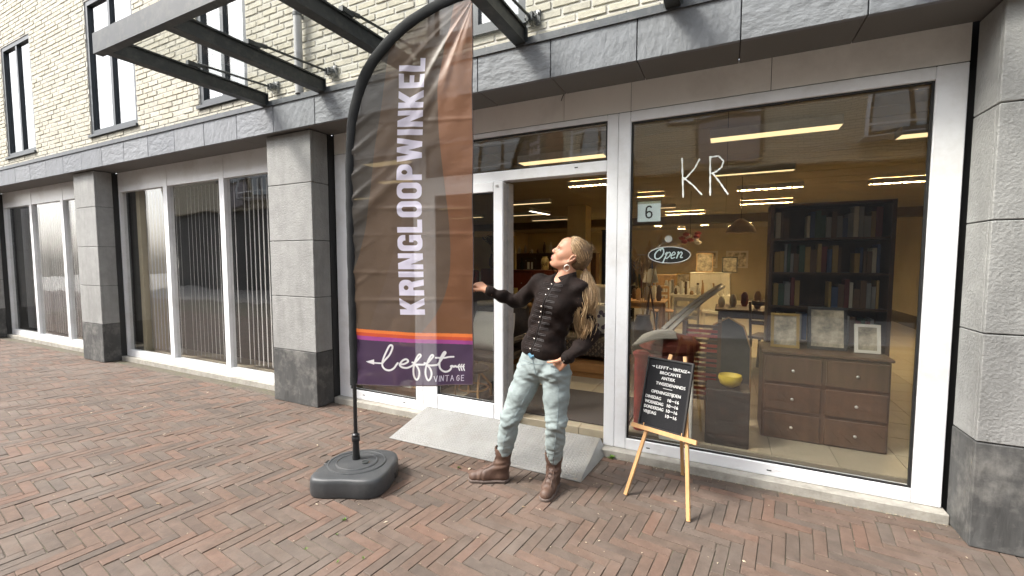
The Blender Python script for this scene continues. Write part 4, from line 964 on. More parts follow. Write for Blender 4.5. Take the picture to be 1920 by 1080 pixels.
q = MB(); q.lathe((cx-.005, YF+.0485, 1.688), [(.026, 0), (.024, .004), (.010, .012), (.008, .018), (.002, .020)], 20, Matrix.Rotation(R(-90), 3, 'X')); q.build('suction_cup', mat('clear_rubber', (.5, .5, .48), .15, spec=.8), e)
q = MB(); q.tube([(cx-.11, yy, cz+.04), (cx-.005, yy, 1.685), (cx+.11, yy, cz+.04)], .0012, 5); q.build('thread', M['chrome'], e)
e = empty('number_card', (-.52, YF+.05, 1.895), 'pale house number card reading 6 taped inside the right window', 'sign')
q = MB(); q.box(-.604, -.437, YF+.050, YF+.053, 1.822, 1.972); q.build('card', mat('pale_blue_card', (.62, .72, .73), .6, var=.03), e)
q = MB(); zc = 1.872; xc = -.520
pts = [(xc+.018, 1.925), (xc+.008, 1.936), (xc-.006, 1.936), (xc-.018, 1.925), (xc-.021, 1.90), (xc-.021, 1.872), (xc-.015, 1.856), (xc, 1.850), (xc+.015, 1.856), (xc+.021, 1.872), (xc+.018, 1.888), (xc+.006, 1.897), (xc-.008, 1.895), (xc-.019, 1.884)]
q.tube([(x, YF+.0495, z) for x, z in pts], .0062, 8, flat=((0, 1, 0), .2)); q.build('numeral', M['black'], e)
q = MB(); q.box(-.614, -.43, YF+.0482, YF+.0496, 1.955, 1.985); q.build('tape', glassmat('clear_tape', (.9, .88, .8), 1.5, dust=.03), e)
# ------------------------------------------------------------------ entrance ramp of checker plate
M['alu'] = mat('worn_checker_plate', (.30, .30, .29), .5, .35, var=.12, scale=5, dirt=((.22, .205, .18), 3, .5))
rp = empty('entrance_ramp', (-1.7, 3.08, 0), 'grey checker plate ramp leading up to the open shop door', 'ramp')
rx0, rx1, ry0, ry1, rz0, rz1 = -2.552, -.852, 2.812, 3.345, .006, .1145
q = MB(); q.add([(rx0, ry0, rz0), (rx1, ry0, rz0), (rx1, ry1, rz1), (rx0, ry1, rz1), (rx0, ry0, rz0-.004), (rx1, ry0, rz0-.004), (rx1, ry1, rz1-.006), (rx0, ry1, rz1-.006)], [(0, 1, 2, 3), (7, 6, 5, 4), (0, 4, 5, 1), (1, 5, 6, 2), (2, 6, 7, 3), (3, 7, 4, 0)])
q.build('plate', M['alu'], rp)
q = MB(); q.add([(rx1+.002, ry0, rz0), (rx1+.002, ry1, rz1-.001), (rx1+.055, ry1, .002), (rx1+.006, ry0+.02, .002), (rx1+.002, ry0, rz0-.004), (rx1+.002, ry1, rz1-.005), (rx1+.052, ry1, -.001), (rx1+.003, ry0+.02, -.001)], [(0, 1, 2, 3), (7, 6, 5, 4), (0, 4, 5, 1), (1, 5, 6, 2), (2, 6, 7, 3), (3, 7, 4, 0)])
q.build('side_flap', mat('bare_aluminium', (.42, .43, .43), .4, .6, dirt=((.3, .29, .27), 5, .4)), rp)
q = MB(); ny = Vector((0, ry1-ry0, rz1-rz0)).normalized(); nn = Vector((1, 0, 0)).cross(ny)
q.add([Vector((rx0-.001, ry0, .001)), Vector((rx0-.001, ry1, rz1-.006)), Vector((rx0-.001, ry1, .001)), Vector((rx0-.004, ry0, .001)), Vector((rx0-.004, ry1, rz1-.006)), Vector((rx0-.004, ry1, .001))], [(0, 1, 2), (5, 4, 3), (0, 3, 4, 1), (1, 4, 5, 2), (2, 5, 3, 0)])
q.build('side_plate', M['alu'], rp)
q = MB()
for i in range(60):
    for j in range(19):
        for k in (0, 1):
            u = .02 + (i + .5*k)*.028; v = .018 + (j + .5*k)*.028
            if u > rx1-rx0-.018 or v > .525: continue
            c = Vector((rx0+u, ry0, rz0)) + ny*v; a = R(45 if k else -45)
            d = Vector((1, 0, 0))*math.cos(a) + ny*math.sin(a); t = nn.cross(d)
            q.add([c + d*.0125, c + t*.0048, c - d*.0125, c - t*.0048, c + nn*.0042], [(0, 1, 4), (1, 2, 4), (2, 3, 4), (3, 0, 4)])
o = q.build('tread_pattern', M['alu'], rp); o['kind'] = 'stuff'

# ------------------------------------------------------------------ feather flag
P0 = Vector((-2.289, 2.186, 0)); FA = R(23.0)
fe = Vector((math.cos(FA), math.sin(FA), 0)); fz = Vector((0, 0, 1)); fn = fe.cross(fz)
flag = empty('feather_flag', P0, 'tall brown feather flag reading KRINGLOOPWINKEL on a grey weighted base', 'flag')
FP = lambda s, z, n=0.0: P0 + fe*s + fz*z + fn*n
bu = Vector((math.cos(R(24)), math.sin(R(24)), 0)); bv_ = Vector((-math.sin(R(24)), math.cos(R(24)), 0))
ol = [(-.13, -.29), (.03, -.275), (.17, -.29), (.26, -.25), (.285, -.12), (.285, .06), (.24, .165), (.12, .20), (-.03, .195), (-.15, .15), (-.205, .05), (-.20, -.06), (-.235, -.15), (-.215, -.26)]
def chaikin(p, n=2):
    for _ in range(n): p = [((1-t)*p[i][0] + t*p[(i+1) % len(p)][0], (1-t)*p[i][1] + t*p[(i+1) % len(p)][1]) for i in range(len(p)) for t in (.25, .75)]
    return p
ol = chaikin(ol); n = len(ol); cx_, cy_ = .03, -.05
q = MB(); vs = []; prof = [(.955, 0), (.985, .006), (1.0, .03), (.995, .095), (.975, .114), (.945, .1225), (.90, .125), (.62, .128)]
for sc, z in prof:
    for x, y in ol: vs.append(P0 + bu*(cx_ + (x-cx_)*sc) + bv_*(cy_ + (y-cy_)*sc) + fz*(z+.001))
fs = [(i*n+j, i*n+(j+1) % n, (i+1)*n+(j+1) % n, (i+1)*n+j) for i in range(len(prof)-1) for j in range(n)] + [tuple(range(n)), tuple((len(prof)-1)*n+j for j in range(n))]
q.add(vs, fs)
M['plastic'] = mat('grey_black_plastic', (.045, .048, .051), .48, var=.12, scale=30, bump=.0006, bscale=400, dirt=((.10, .10, .098), 5, .5))
bs = q.build('base', M['plastic'], flag, True)
q = MB(); Mr = Matrix.Rotation(R(24), 3, 'Z') @ Matrix.Diagonal((1.12, 1, 1))
q.lathe(P0 + bu*.02 - bv_*.035 + fz*.127, [(.176, 0), (.174, .006), (.168, .008), (.166, .005), (.128, .0055), (.126, .010), (.120, .0125), (.118, .009), (.001, .011)], 56, Mr); q.build('top_ring', M['plastic'], bs, True)
q = MB(); q.lathe(P0 + bu*.085 - bv_*.055 + fz*.138, [(.024, 0), (.024, .006), (.020, .008), (.018, .005), (.001, .005)], 18); q.build('filler_cap', M['steel'], bs, True)
q = MB(); q.box(-.03, .03, -.012, .014, .085, .122, M=Matrix.Translation(P0 + bu*(-.20) - bv_*.02) @ Matrix.Rotation(R(114), 4, 'Z'), bev=.006); q.build('handle_recess', M['black'], bs)
q = MB(); q.box(-.025, .025, -.008, .010, .02, .06, M=Matrix.Translation(P0 + bu*.283 - bv_*.02) @ Matrix.Rotation(R(114), 4, 'Z'), bev=.004); q.build('drain_plug', M['black'], bs)
M['polep'] = mat('black_pole', (.012, .013, .014), .35)
q = MB(); q.lathe(P0 + fz*.137, [(.027, 0), (.027, .01), (.0235, .05), (.0215, .125)], 20); q.build('socket', M['polep'], flag, True)
q = MB(); q.lathe(P0 + fz*.2625, [(.024, 0), (.028, .006), (.028, .030), (.025, .035), (.026, .038), (.026, .052), (.017, .058), (.015, .062)], 24); q.build('clamp_collar', M['polep'], flag, True)
q = MB(); q.cyl(P0 + fz*.3, P0 + fz*.72, .0135, 14); q.build('pole', M['polep'], flag, True)
cl = [(-.003, .665), (-.004, 1.2), (-.004, 1.7), (-.002, 2.1), (.012, 2.35), (.040, 2.53), (.095, 2.70), (.165, 2.83), (.262, 2.945), (.375, 3.050), (.50, 3.132), (.63, 3.198), (.76, 3.245), (.85, 3.266)]
def catmull(P, k=8):
    out = []
    for i in range(len(P)-1):
        a, b, c, d = P[max(i-1, 0)], P[i], P[i+1], P[min(i+2, len(P)-1)]
        for t in np.linspace(0, 1, k+1)[:-1]:
            out.append(tuple(.5*((2*b[j]) + (c[j]-a[j])*t + (2*a[j]-5*b[j]+4*c[j]-d[j])*t*t + (3*b[j]-a[j]-3*c[j]+d[j])*t**3) for j in range(len(b))))
    return out + [P[-1]]
clc = catmull(cl, 14)
q = MB(); vs = []; N = len(clc)
for i, (s, z) in enumerate(clc):
    a = clc[max(i-1, 0)]; b = clc[min(i+1, N-1)]; t = Vector((b[0]-a[0], b[1]-a[1])).normalized(); nx, nz_ = t.y, -t.x
    wd = .0275 + .0095*min(1, max(0, (z-2.2)/.5)) + .0010*math.sin(z*21) + .0007*math.sin(z*47+s*30)
    for j in range(14):
        an = 2*math.pi*j/14; cs, sn = math.cos(an), math.sin(an)
        vs.append(FP(s + nx*cs*wd, z + nz_*cs*wd, sn*.0145 + .0015*math.sin(z*33)*sn))
q.add(vs, [(i*14+j, i*14+(j+1) % 14, (i+1)*14+(j+1) % 14, (i+1)*14+j) for i in range(N-1) for j in range(14)] + [tuple(range(14)), tuple((N-1)*14+j for j in range(14))])
q.build('pole_sleeve', mat('black_sleeve_cloth', (.008, .009, .010), .85, var=.25, scale=9, bump=.002, bscale=30), flag, True)

# printed sail: the print is computed here as a flat picture in the sail's own metres (s across, z up)
PX = .00125; S0, S1, Z0, Z1 = 0.0, .86, .66, 3.28
nx_, nz = int((S1-S0)/PX), int((Z1-Z0)/PX)
sx = (S0 + (np.arange(nx_)+.5)*PX)[None, :].astype(np.float32); zz = (Z0 + (np.arange(nz)+.5)*PX)[:, None].astype(np.float32)
SX = np.broadcast_to(sx, (nz, nx_)); ZZ = np.broadcast_to(zz, (nz, nx_))
cS = lambda px: (px-665)*.00373; cZ = lambda py: 3.215 - .003515*py
img = np.zeros((nz, nx_, 3), np.float32); img[:] = (.120, .084, .060)
def bound(pts):
    z_ = np.array([cZ(p[1]) for p in pts]); s_ = np.array([cS(p[0]) for p in pts]); k = np.argsort(z_)
    v = np.interp(np.arange(nz)*PX + Z0, z_[k], s_[k]); kk = 60
    v = np.convolve(np.pad(v, kk, mode='edge'), np.ones(2*kk+1)/(2*kk+1), 'valid'); return v[:, None]
def blend(mask, col): img[mask] = col
def smooth_mix(a, col): img[:] = img*(1-a[..., None]) + np.array(col, np.float32)*a[..., None]
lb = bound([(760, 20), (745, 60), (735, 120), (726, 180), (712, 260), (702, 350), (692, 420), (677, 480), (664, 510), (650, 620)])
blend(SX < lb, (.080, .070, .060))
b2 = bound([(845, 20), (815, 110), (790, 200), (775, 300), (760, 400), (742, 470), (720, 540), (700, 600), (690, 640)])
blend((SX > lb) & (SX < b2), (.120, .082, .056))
b2b = bound([(800, -5), (790, 200), (792, 300), (800, 400), (805, 500), (780, 590), (760, 640)])
blend((SX >= b2) & (SX < b2b), (.125, .088, .066))
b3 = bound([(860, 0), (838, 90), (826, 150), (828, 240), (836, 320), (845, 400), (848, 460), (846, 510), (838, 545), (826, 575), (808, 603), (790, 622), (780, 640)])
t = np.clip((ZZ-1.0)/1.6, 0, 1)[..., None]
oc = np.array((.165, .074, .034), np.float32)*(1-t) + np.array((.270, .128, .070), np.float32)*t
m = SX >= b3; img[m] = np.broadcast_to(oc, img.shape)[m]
# stripes
def sl(y0, y1, y2): 
    return np.interp(sx[0], [cS(668), cS(770), cS(888)], [cZ(y0), cZ(y1), cZ(y2)])[None, :]
e0, e1, e2, e3 = sl(612.5, 619.5, 622), sl(619, 625.5, 629), sl(626, 632, 635.5), sl(634, 639.5, 643)
blend((ZZ < e0), (.80, .20, .045)); blend((ZZ < e1), (.60, .085, .035)); blend((ZZ < e2), (.36, .065, .28)); blend((ZZ < e3), (.062, .034, .080))
WHITE = np.array((.86, .82, .98), np.float32)
def seg_paint(pts, w, col=WHITE):
    """pts in (s, z); soft edged polyline of width w"""
    for (a, b) in zip(pts[:-1], pts[1:]):
        x0, x1 = min(a[0], b[0])-w, max(a[0], b[0])+w; y0, y1 = min(a[1], b[1])-w, max(a[1], b[1])+w
        i0, i1 = max(0, int((x0-S0)/PX)), min(nx_, int((x1-S0)/PX)+2); j0, j1 = max(0, int((y0-Z0)/PX)), min(nz, int((y1-Z0)/PX)+2)
        if i0 >= i1 or j0 >= j1: continue
        X = SX[j0:j1, i0:i1]; Y = ZZ[j0:j1, i0:i1]; dx, dy = b[0]-a[0], b[1]-a[1]; L2 = dx*dx+dy*dy + 1e-12
        tt = np.clip(((X-a[0])*dx + (Y-a[1])*dy)/L2, 0, 1); d = np.hypot(X-a[0]-tt*dx, Y-a[1]-tt*dy)
        al = np.clip((w/2 - d)/PX + .5, 0, 1)[..., None]
        img[j0:j1, i0:i1] = img[j0:j1, i0:i1]*(1-al) + col*al
def spl(pts, k=7): return catmull([(cS(650+x/6.75), cZ(580+y/6.75)) for x, y in pts], k)
LW = .0125
seg_paint(spl([(360, 675), (420, 677), (470, 678)], 2), LW*.8)
for s_ in ([(470, 680), (500, 640), (560, 570), (594, 495), (601, 455), (586, 436), (560, 450), (520, 530), (487, 610), (470, 680), (480, 730), (518, 763), (570, 768), (618, 740), (648, 695), (665, 674)],
           [(690, 690), (740, 687), (788, 660), (792, 637), (768, 622), (730, 637), (697, 675), (690, 702), (720, 730), (780, 737), (838, 712), (865, 690)],
           [(848, 664), (882, 664), (930, 610), (955, 575), (946, 555), (924, 567), (890, 630), (865, 720), (858, 790), (868, 850), (890, 886), (912, 878), (930, 830), (932, 780), (915, 730), (888, 692), (925, 692), (1000, 690)],
           [(1000, 670), (1035, 672), (1085, 615), (1110, 580), (1101, 562), (1080, 574), (1045, 640), (1020, 720), (1012, 800), (1026, 865), (1048, 894), (1070, 876), (1086, 825), (1082, 775), (1062, 730), (1036, 698), (1085, 702), (1160, 695)],
           [(1160, 695), (1200, 640), (1242, 570), (1260, 538), (1250, 524), (1228, 547), (1195, 620), (1183, 690), (1195, 745), (1230, 780), (1270, 788), (1310, 768), (1332, 730), (1326, 714), (1345, 712), (1362, 722), (1380, 712), (1398, 722), (1430, 718)]):
    seg_paint(spl(s_), LW)
seg_paint(spl([(1140, 600), (1240, 604), (1300, 592), (1360, 589)]), LW*.9)
seg_paint(spl([(1340, 722), (1490, 720)], 2), LW*.6)
for x in (1418, 1448, 1478):
    seg_paint(spl([(x+14, 690), (x, 719), (x+16, 768)], 3), LW*.65)
for k in range(14):                                                 # solid arrow head
    y = 632 + k*62/13; a = abs(y-663)/31; seg_paint(spl([(362, y), (258 + 104*a, y if a > .1 else 660)], 2), .0045)
V = {'V': [[(0, 1), (.45, 0), (.8, 1.05)]], 'I': [[(.3, 1), (.15, 0)]], 'N': [[(.0, 0), (.1, 1), (.6, .05), (.75, 1.05)]], 'T': [[(-.05, .98), (.8, 1.02)], [(.4, 1), (.3, -.05)]], 'A': [[(0, -.05), (.42, 1), (.8, 0)], [(.15, .35), (.66, .38)]], 'G': [[(.75, .85), (.45, 1), (.08, .6), (.15, .1), (.5, 0), (.75, .3), (.72, .5), (.4, .48)]], 'E': [[(.7, 1), (.1, .97), (.05, 0), (.68, .03)], [(.07, .5), (.6, .52)]]}
for i, chx in enumerate('VINTAGE'):
    x0 = (1118, 1172, 1198, 1258, 1318, 1392, 1452)[i]; h = 72; wv = 50
    for st in V[chx]: seg_paint([(cS(650+(x0+x*wv)/6.75), cZ(580+(915-i*.5-y*h)/6.75)) for x, y in st], .0042, WHITE*.8)
# block capitals; the word climbs the flag, letter tops towards the pole
def glyph(ch, X, Y, w):
    T = .215; TV = .19
    rect = lambda a, b, c, d: (X >= a) & (X <= b) & (Y >= c) & (Y <= d)
    def rrect(a, b, c, d, r):
        dx = np.maximum(np.maximum(a + r - X, X - b + r), 0); dy = np.maximum(np.maximum(c + r - Y, Y - d + r), 0)
        return (X >= a) & (X <= b) & (Y >= c) & (Y <= d) & (dx*dx + dy*dy <= r*r)
    def para(x0, x1, y0, y1, t):                                     # slanted bar, horizontal width t
        xc = x0 + (x1-x0)*(Y-y0)/(y1-y0); return (Y >= min(y0, y1)) & (Y <= max(y0, y1)) & (np.abs(X-xc) <= t/2)
    ring = lambda a, b, c, d, r=.2: rrect(a, b, c, d, r) & ~rrect(a+T, b-T, c+TV, d-TV, max(.03, r-.13))
    if ch == 'I': return rect(0, T, 0, 1)
    if ch == 'L': return rect(0, T, 0, 1) | rect(0, w, 0, TV)
    if ch == 'E': return rect(0, T, 0, 1) | rect(0, w, 0, TV) | rect(0, w, 1-TV, 1) | rect(0, w*.93, .41, .59)
    if ch == 'O': return ring(0, w, 0, 1, .24)
    if ch == 'N': return rect(0, .19, 0, 1) | rect(w-.19, w, 0, 1) | (para(.115, w-.115, 1, 0, .24))
    if ch == 'K': return rect(0, T, 0, 1) | (para(.13, w-.14, .32, 1, .27) & (X > T*.8)) | (para(w-.13, .25, 0, .58, .26) & (X > T*.8))
    if ch == 'W': return para(.11, w*.27, 1, 0, .2) | para(w*.28, w*.5, 0, 1, .18) | para(w*.5, w*.72, 1, 0, .18) | para(w*.73, w-.11, 0, 1, .2)
    if ch == 'P': return rect(0, T, 0, 1) | (ring(0, w, .38, 1, .24) & (X > .05)) | rect(0, .3, 1-TV, 1) | rect(0, .3, .38, .38+TV)
    if ch == 'R': return rect(0, T, 0, 1) | (ring(0, w*.98, .42, 1, .24) & (X > .05)) | rect(0, .3, 1-TV, 1) | rect(0, .3, .42, .42+TV) | para(w-.115, w*.66, 0, .5, .23)
    if ch == 'G': return (ring(0, w, 0, 1, .24) & ~((X > w*.5) & (Y > .52) & (Y < .68))) | rect(w*.55, w, .36, .53) | rect(w-T, w, 0, .5) & (Y > .05)
WD = dict(K=.66, R=.63, I=.215, N=.62, G=.62, L=.50, O=.62, P=.60, W=.93, E=.52)
word = 'KRINGLOOPWINKEL'; gap = .095; tot = sum(WD[c] for c in word) + gap*(len(word)-1)
Za, Zb, CH = 1.160, 2.868, .171; sc = (Zb-Za)/tot; SS = 3
sub = (np.arange(SS)+.5)/SS - .5; cov = np.zeros((nz, nx_), np.float32)
for a_ in sub:
    for b_ in sub:
        z_ = ZZ + a_*PX; s_ = SX + b_*PX; tt = np.clip((z_-Za)/(Zb-Za), 0, 1)
        top = .333 + .018*tt - .024*np.sin(np.pi*tt); Yg = 1 - (s_ - top)/CH; x0 = 0.0
        for ch in word:
            j0 = max(0, int((Za + (x0-.02)*sc - Z0)/PX)); j1 = int((Za + (x0 + WD[ch] + .02)*sc - Z0)/PX)+2
            Xg = (z_[j0:j1] - Za)/sc - x0
            cov[j0:j1] += (glyph(ch, Xg, Yg[j0:j1], WD[ch]) & (Xg >= 0) & (Xg <= WD[ch]) & (Yg[j0:j1] >= 0) & (Yg[j0:j1] <= 1))/(SS*SS)
            x0 += WD[ch] + gap
cov = np.clip(cov, 0, 1); img[:] = np.minimum(img*1.25, 1); smooth_mix(cov, WHITE)
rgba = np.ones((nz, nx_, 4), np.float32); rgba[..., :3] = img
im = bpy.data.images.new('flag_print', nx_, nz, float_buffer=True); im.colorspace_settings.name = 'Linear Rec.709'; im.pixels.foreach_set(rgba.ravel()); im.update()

NS, NZ_ = 90, 270
zc_ = np.array([p[1] for p in clc]); sc_ = np.array([p[0] for p in clc])
zl = np.linspace(.672, 3.245, NZ_)
def disp(s, z):
    ax, az = .86, 3.25; dx, dz = s-ax, z-az; r = math.hypot(dx, dz) + 1e-6; an = math.degrees(math.atan2(-dx, -dz))     # 0 = straight down, grows towards the pole
    fade = math.exp(-max(0, r-.55)/.55)*min(1, r/.25)
    d = 0
    for a0, wd, am in ((13, 5, .007), (21, 2.2, .006), (27, 5, -.009), (33, 2.4, .011), (41, 6, -.010), (47, 2.2, .007), (56, 5, .006)):
        d += am*math.exp(-((an-a0 - 1.2*math.sin(r*6))/wd)**2)*fade
    for z0, s0, am in ((2.25, .02, .009), (2.10, .02, .005), (1.95, .02, .009), (2.41, .03, .007), (1.77, .02, .004), (1.58, .02, .003), (1.36, .02, .004)):      # puckers at the sleeve
        u = s - s0; zz_ = z - z0 - (.55 + 30*am)*u; d += am*math.exp(-(zz_/(.014 + am))**2)*math.exp(-(u/(.08 + 9*am))**2)
    for z0, am, sl_ in ((1.885, .006, -.01), (1.255, .006, .012), (1.70, .0035, .01), (1.45, .003, -.02), (2.45, .004, .02)):
        zz_ = z - z0 - sl_*s; d += am*math.exp(-(zz_/.010)**2)*(.6 + .4*math.sin(7*s+z0*9))
    d += .010*math.exp(-((z - 2.02 - .95*(s-.25))/.05)**2)*math.exp(-((s-.25)/.3)**2) + .012*math.exp(-((z - 2.45 - 1.5*(s-.45))/.07)**2)*math.exp(-((s-.5)/.25)**2)
    d += .010*math.sin(3.1*s + 1.3*z) + .006*math.sin(7*s - 2.3*z + 1)*(1 - .4*s) + .0035*math.sin(19*s + 5*z)*math.exp(-((z-1.1)/.6)**2)
    d += .005*math.sin(26*s + 9*z)*math.exp(-((z-.70)/.07)**2) + .004*math.sin(31*z)*math.exp(-(s/.06)**2) + .003*math.sin(23*z + 2)*math.exp(-((s-.83)/.04)**2)
    return d
vs = []; uv = []
for z in zl:
    k = np.argmax(zc_ >= z) if z < zc_[-1] else len(zc_)-1
    s0 = float(np.interp(z, zc_, sc_)) + .018 + .02*min(1, max(0, (z-2.3)/.6)); s0 = min(s0, .835)
    s1 = .828 + .012*min(1, max(0, (z-.7)/2.4)) + .0025*math.sin(z*9)
    for i in range(NS+1):
        s = s0 + (s1-s0)*i/NS; zz0 = z - (.006*math.sin(3.4*s*1.5) if z < .75 else 0)
        vs.append(FP(s, zz0, disp(s, z) - .002)); uv.append(((s-S0)/(S1-S0), (z-Z0)/(Z1-Z0)))
fs = [(j*(NS+1)+i, j*(NS+1)+i+1, (j+1)*(NS+1)+i+1, (j+1)*(NS+1)+i) for j in range(NZ_-1) for i in range(NS)]
ms = bpy.data.materials.new('printed_flag_cloth'); ms.use_nodes = True; nt = ms.node_tree; nd = nt.nodes; lk = nt.links
for x in list(nd):
    if x.type != 'OUTPUT_MATERIAL': nd.remove(x)
out = [x for x in nd if x.type == 'OUTPUT_MATERIAL'][0]
ti = nd.new('ShaderNodeTexImage'); ti.image = im; ti.extension = 'EXTEND'
pr = nd.new('ShaderNodeBsdfPrincipled'); pr.inputs['Roughness'].default_value = .42; pr.inputs['Specular IOR Level'].default_value = .5; pr.inputs['Sheen Weight'].default_value = .15
tl_ = nd.new('ShaderNodeBsdfTranslucent'); tp_ = nd.new('ShaderNodeBsdfTransparent'); a1 = nd.new('ShaderNodeMixShader'); a1.inputs[0].default_value = .30
a2 = nd.new('ShaderNodeMixShader'); a2.inputs[0].default_value = .15
wv = nd.new('ShaderNodeTexNoise'); wv.inputs['Scale'].default_value = 9; wv.inputs['Detail'].default_value = 4; tcx = nd.new('ShaderNodeTexCoord'); lk.new(tcx.outputs['Object'], wv.inputs['Vector'])
bpn = nd.new('ShaderNodeBump'); bpn.inputs['Distance'].default_value = .010; bpn.inputs['Strength'].default_value = .8; lk.new(wv.outputs['Fac'], bpn.inputs['Height']); lk.new(bpn.outputs[0], pr.inputs['Normal'])
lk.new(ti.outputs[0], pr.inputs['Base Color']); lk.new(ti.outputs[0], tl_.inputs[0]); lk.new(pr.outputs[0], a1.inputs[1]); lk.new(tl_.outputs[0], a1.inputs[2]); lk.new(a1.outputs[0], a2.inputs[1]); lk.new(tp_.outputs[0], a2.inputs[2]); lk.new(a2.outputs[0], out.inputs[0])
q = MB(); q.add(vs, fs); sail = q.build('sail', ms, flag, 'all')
ul = sail.data.uv_layers.new(name='UVMap'); vi = np.zeros(len(sail.data.loops), np.int32); sail.data.loops.foreach_get('vertex_index', vi)
ul.data.foreach_set('uv', np.array(uv, np.float32)[vi].ravel())
hm = MB()
ed = [FP(.828 + .012*min(1, max(0, (z-.7)/2.4)) + .0025*math.sin(z*9), z, disp(.83, z)-.002) for z in zl]; hm.tube(ed, .0035, 6)
hm.tube([FP(s, .672 - .006*math.sin(5.1*s), disp(s, .672)-.002) for s in np.linspace(.015, .828, 60)], .004, 6)
hm.build('hem', mat('hem_thread', (.06, .04, .04), .8), flag, True)

# ------------------------------------------------------------------ easel and letter board
M['beech'] = mat('pale_beech_wood', (.52, .30, .13), .5, var=.18, scale=14, stretch=(1, 1, .08), bump=.0004)
fl_, fr_ = Vector((-.541, 2.789, 0)), Vector((-.146, 2.653, 0)); ew = (fr_-fl_).normalized(); em = (fl_+fr_)/2
eu = Vector((.0891, .2588, .9)).normalized(); eu = (eu - ew*eu.dot(ew)).normalized(); en = ew.cross(eu)         # en: out of the board, towards the street
EP = lambda w, u, n=0: em + ew*w + eu*u + en*n
ea = empty('wooden_easel', em, 'pale wooden tripod easel on the pavement before the right window', 'easel')
for s_ in (-1, 1):
    q = MB(); q.bar(EP(s_*.207, 0.004), EP(s_*.046, .952), .021, .017, en); q.build('leg', M['beech'], ea)
q = MB(); q.bar(Vector((-.225, 3.235, .004)), EP(0.0, .905, -.03), .020, .016, en); q.build('rear_leg', M['beech'], ea)
q = MB(); q.bar(EP(-.229, .452, .022), EP(.200, .452, .022), .027, .021, en); tr = q.build('tray', M['beech'], ea)
for w in (-.145, .108): q = MB(); q.cyl(EP(w, .464, .022+.008), EP(w, .484, .022+.008), .0035, 8); q.build('pin', M['beech'], tr)
q = MB(); q.bar(EP(-.055, .90, -.0115), EP(.055, .90, -.0115), .03, .010, en); q.build('hinge_block', M['beech'], ea)
lbd = empty('letter_board', EP(-.036, .466, .02), 'black felt letter board with white opening hours on the easel', 'letter board')
bw, bh_, bc = .306, .452, -.034; u0 = .4640
def bprism(name, x0, x1, y0, y1, n0, n1, m):
    q = MB(); q.prism([(x0, y0), (x1, y0), (x1, y1), (x0, y1)], EP(bc, u0), ew, eu, en, n0, n1); return q.build(name, m, lbd)
felt = mat('black_felt', (.012, .012, .014), .95, bump=.0015, bscale=300)
bprism('felt', -bw/2+.010, bw/2-.010, .010, bh_-.010, .012, .022, felt)
q = MB()
for k in range(62):
    y = .013 + k*.0069; q.prism([(-bw/2+.011, y), (bw/2-.011, y), (bw/2-.011, y+.0045), (-bw/2+.011, y+.0045)], EP(bc, u0), ew, eu, en, .0222, .0240)
q.build('felt_ribs', felt, lbd)
for a in ((-bw/2, bw/2, 0, .0098), (-bw/2, bw/2, bh_-.0098, bh_), (-bw/2, -bw/2+.0098, .01, bh_-.01), (bw/2-.0098, bw/2, .01, bh_-.01)): bprism('frame', *a, .011, .032, M['black'])
M['letter'] = mat('white_plastic_letters', (.82, .82, .80), .4)
def bline(s, x, t, width, h=.0195, center=False):
    o = text_obj('lettering', s, h/.70, EP(bc, u0), ew, eu, M['letter'], lbd, .003, 1.0, 'LEFT', .0)
    I = WM(lbd); co = [(I @ v.co) - EP(bc, u0) for v in o.data.vertices]; xs_ = [c.dot(ew) for c in co]; ys_ = [c.dot(eu) for c in co]
    x0, x1 = min(xs_), max(xs_); y0 = 0; k = width/(x1-x0); Iv = I.inverted(); xx = x - (width/2 if center else 0)
    ycap = max(ys_); kh = h/ycap if ycap > 0 else 1
    for v, a, b, c in zip(o.data.vertices, xs_, ys_, co):
        v.co = Iv @ (EP(bc, u0) + ew*(xx + (a-x0)*k) + eu*(bh_*(1-t) - h/2 + b*kh) + en*(.0258 + c.dot(en)))
    o.data.update(); return o
bline('LEFFT', -.088, .130, .084); bline('VINTAGE', .026, .130, .090)
def dash(x0, x1, t, th=.003): bprism('letter_dash', x0, x1, bh_*(1-t)-th/2, bh_*(1-t)+th/2, .0245, .0272, M['letter'])
dash(.001, .019, .130); dash(-.118, -.098, .128); dash(.120, .138, .134)
for x, sg in ((-.099, 1), (.121, -1)):
    q = MB(); y = bh_*(1-.130); q.prism([(x, y), (x-.008*sg, y+.006), (x-.008*sg, y-.006)], EP(bc, u0), ew, eu, en, .0245, .0272); q.build('letter_arrow', M['letter'], lbd)
bline('BROCANTE', .012, .205, .138, center=True); bline('ANTIEK', .004, .280, .092, center=True); bline('TWEEDEHANDS', .024, .362, .195, center=True)
dash(-.020, .040, .422); bline('OPENINGSTIJDEN', .002, .488, .196, center=True)
for s_, t, w_ in (('DINSDAG', .572, .106), ('WOENSDAG', .645, .126), ('DONDERDAG', .717, .132), ('VRIJDAG', .790, .088)):
    bline(s_, -.130, t, w_, .0195)
    bline('10', .022, t, .022, .0195); dash(.049, .068, t); bline('16', .073, t, .021, .0195)

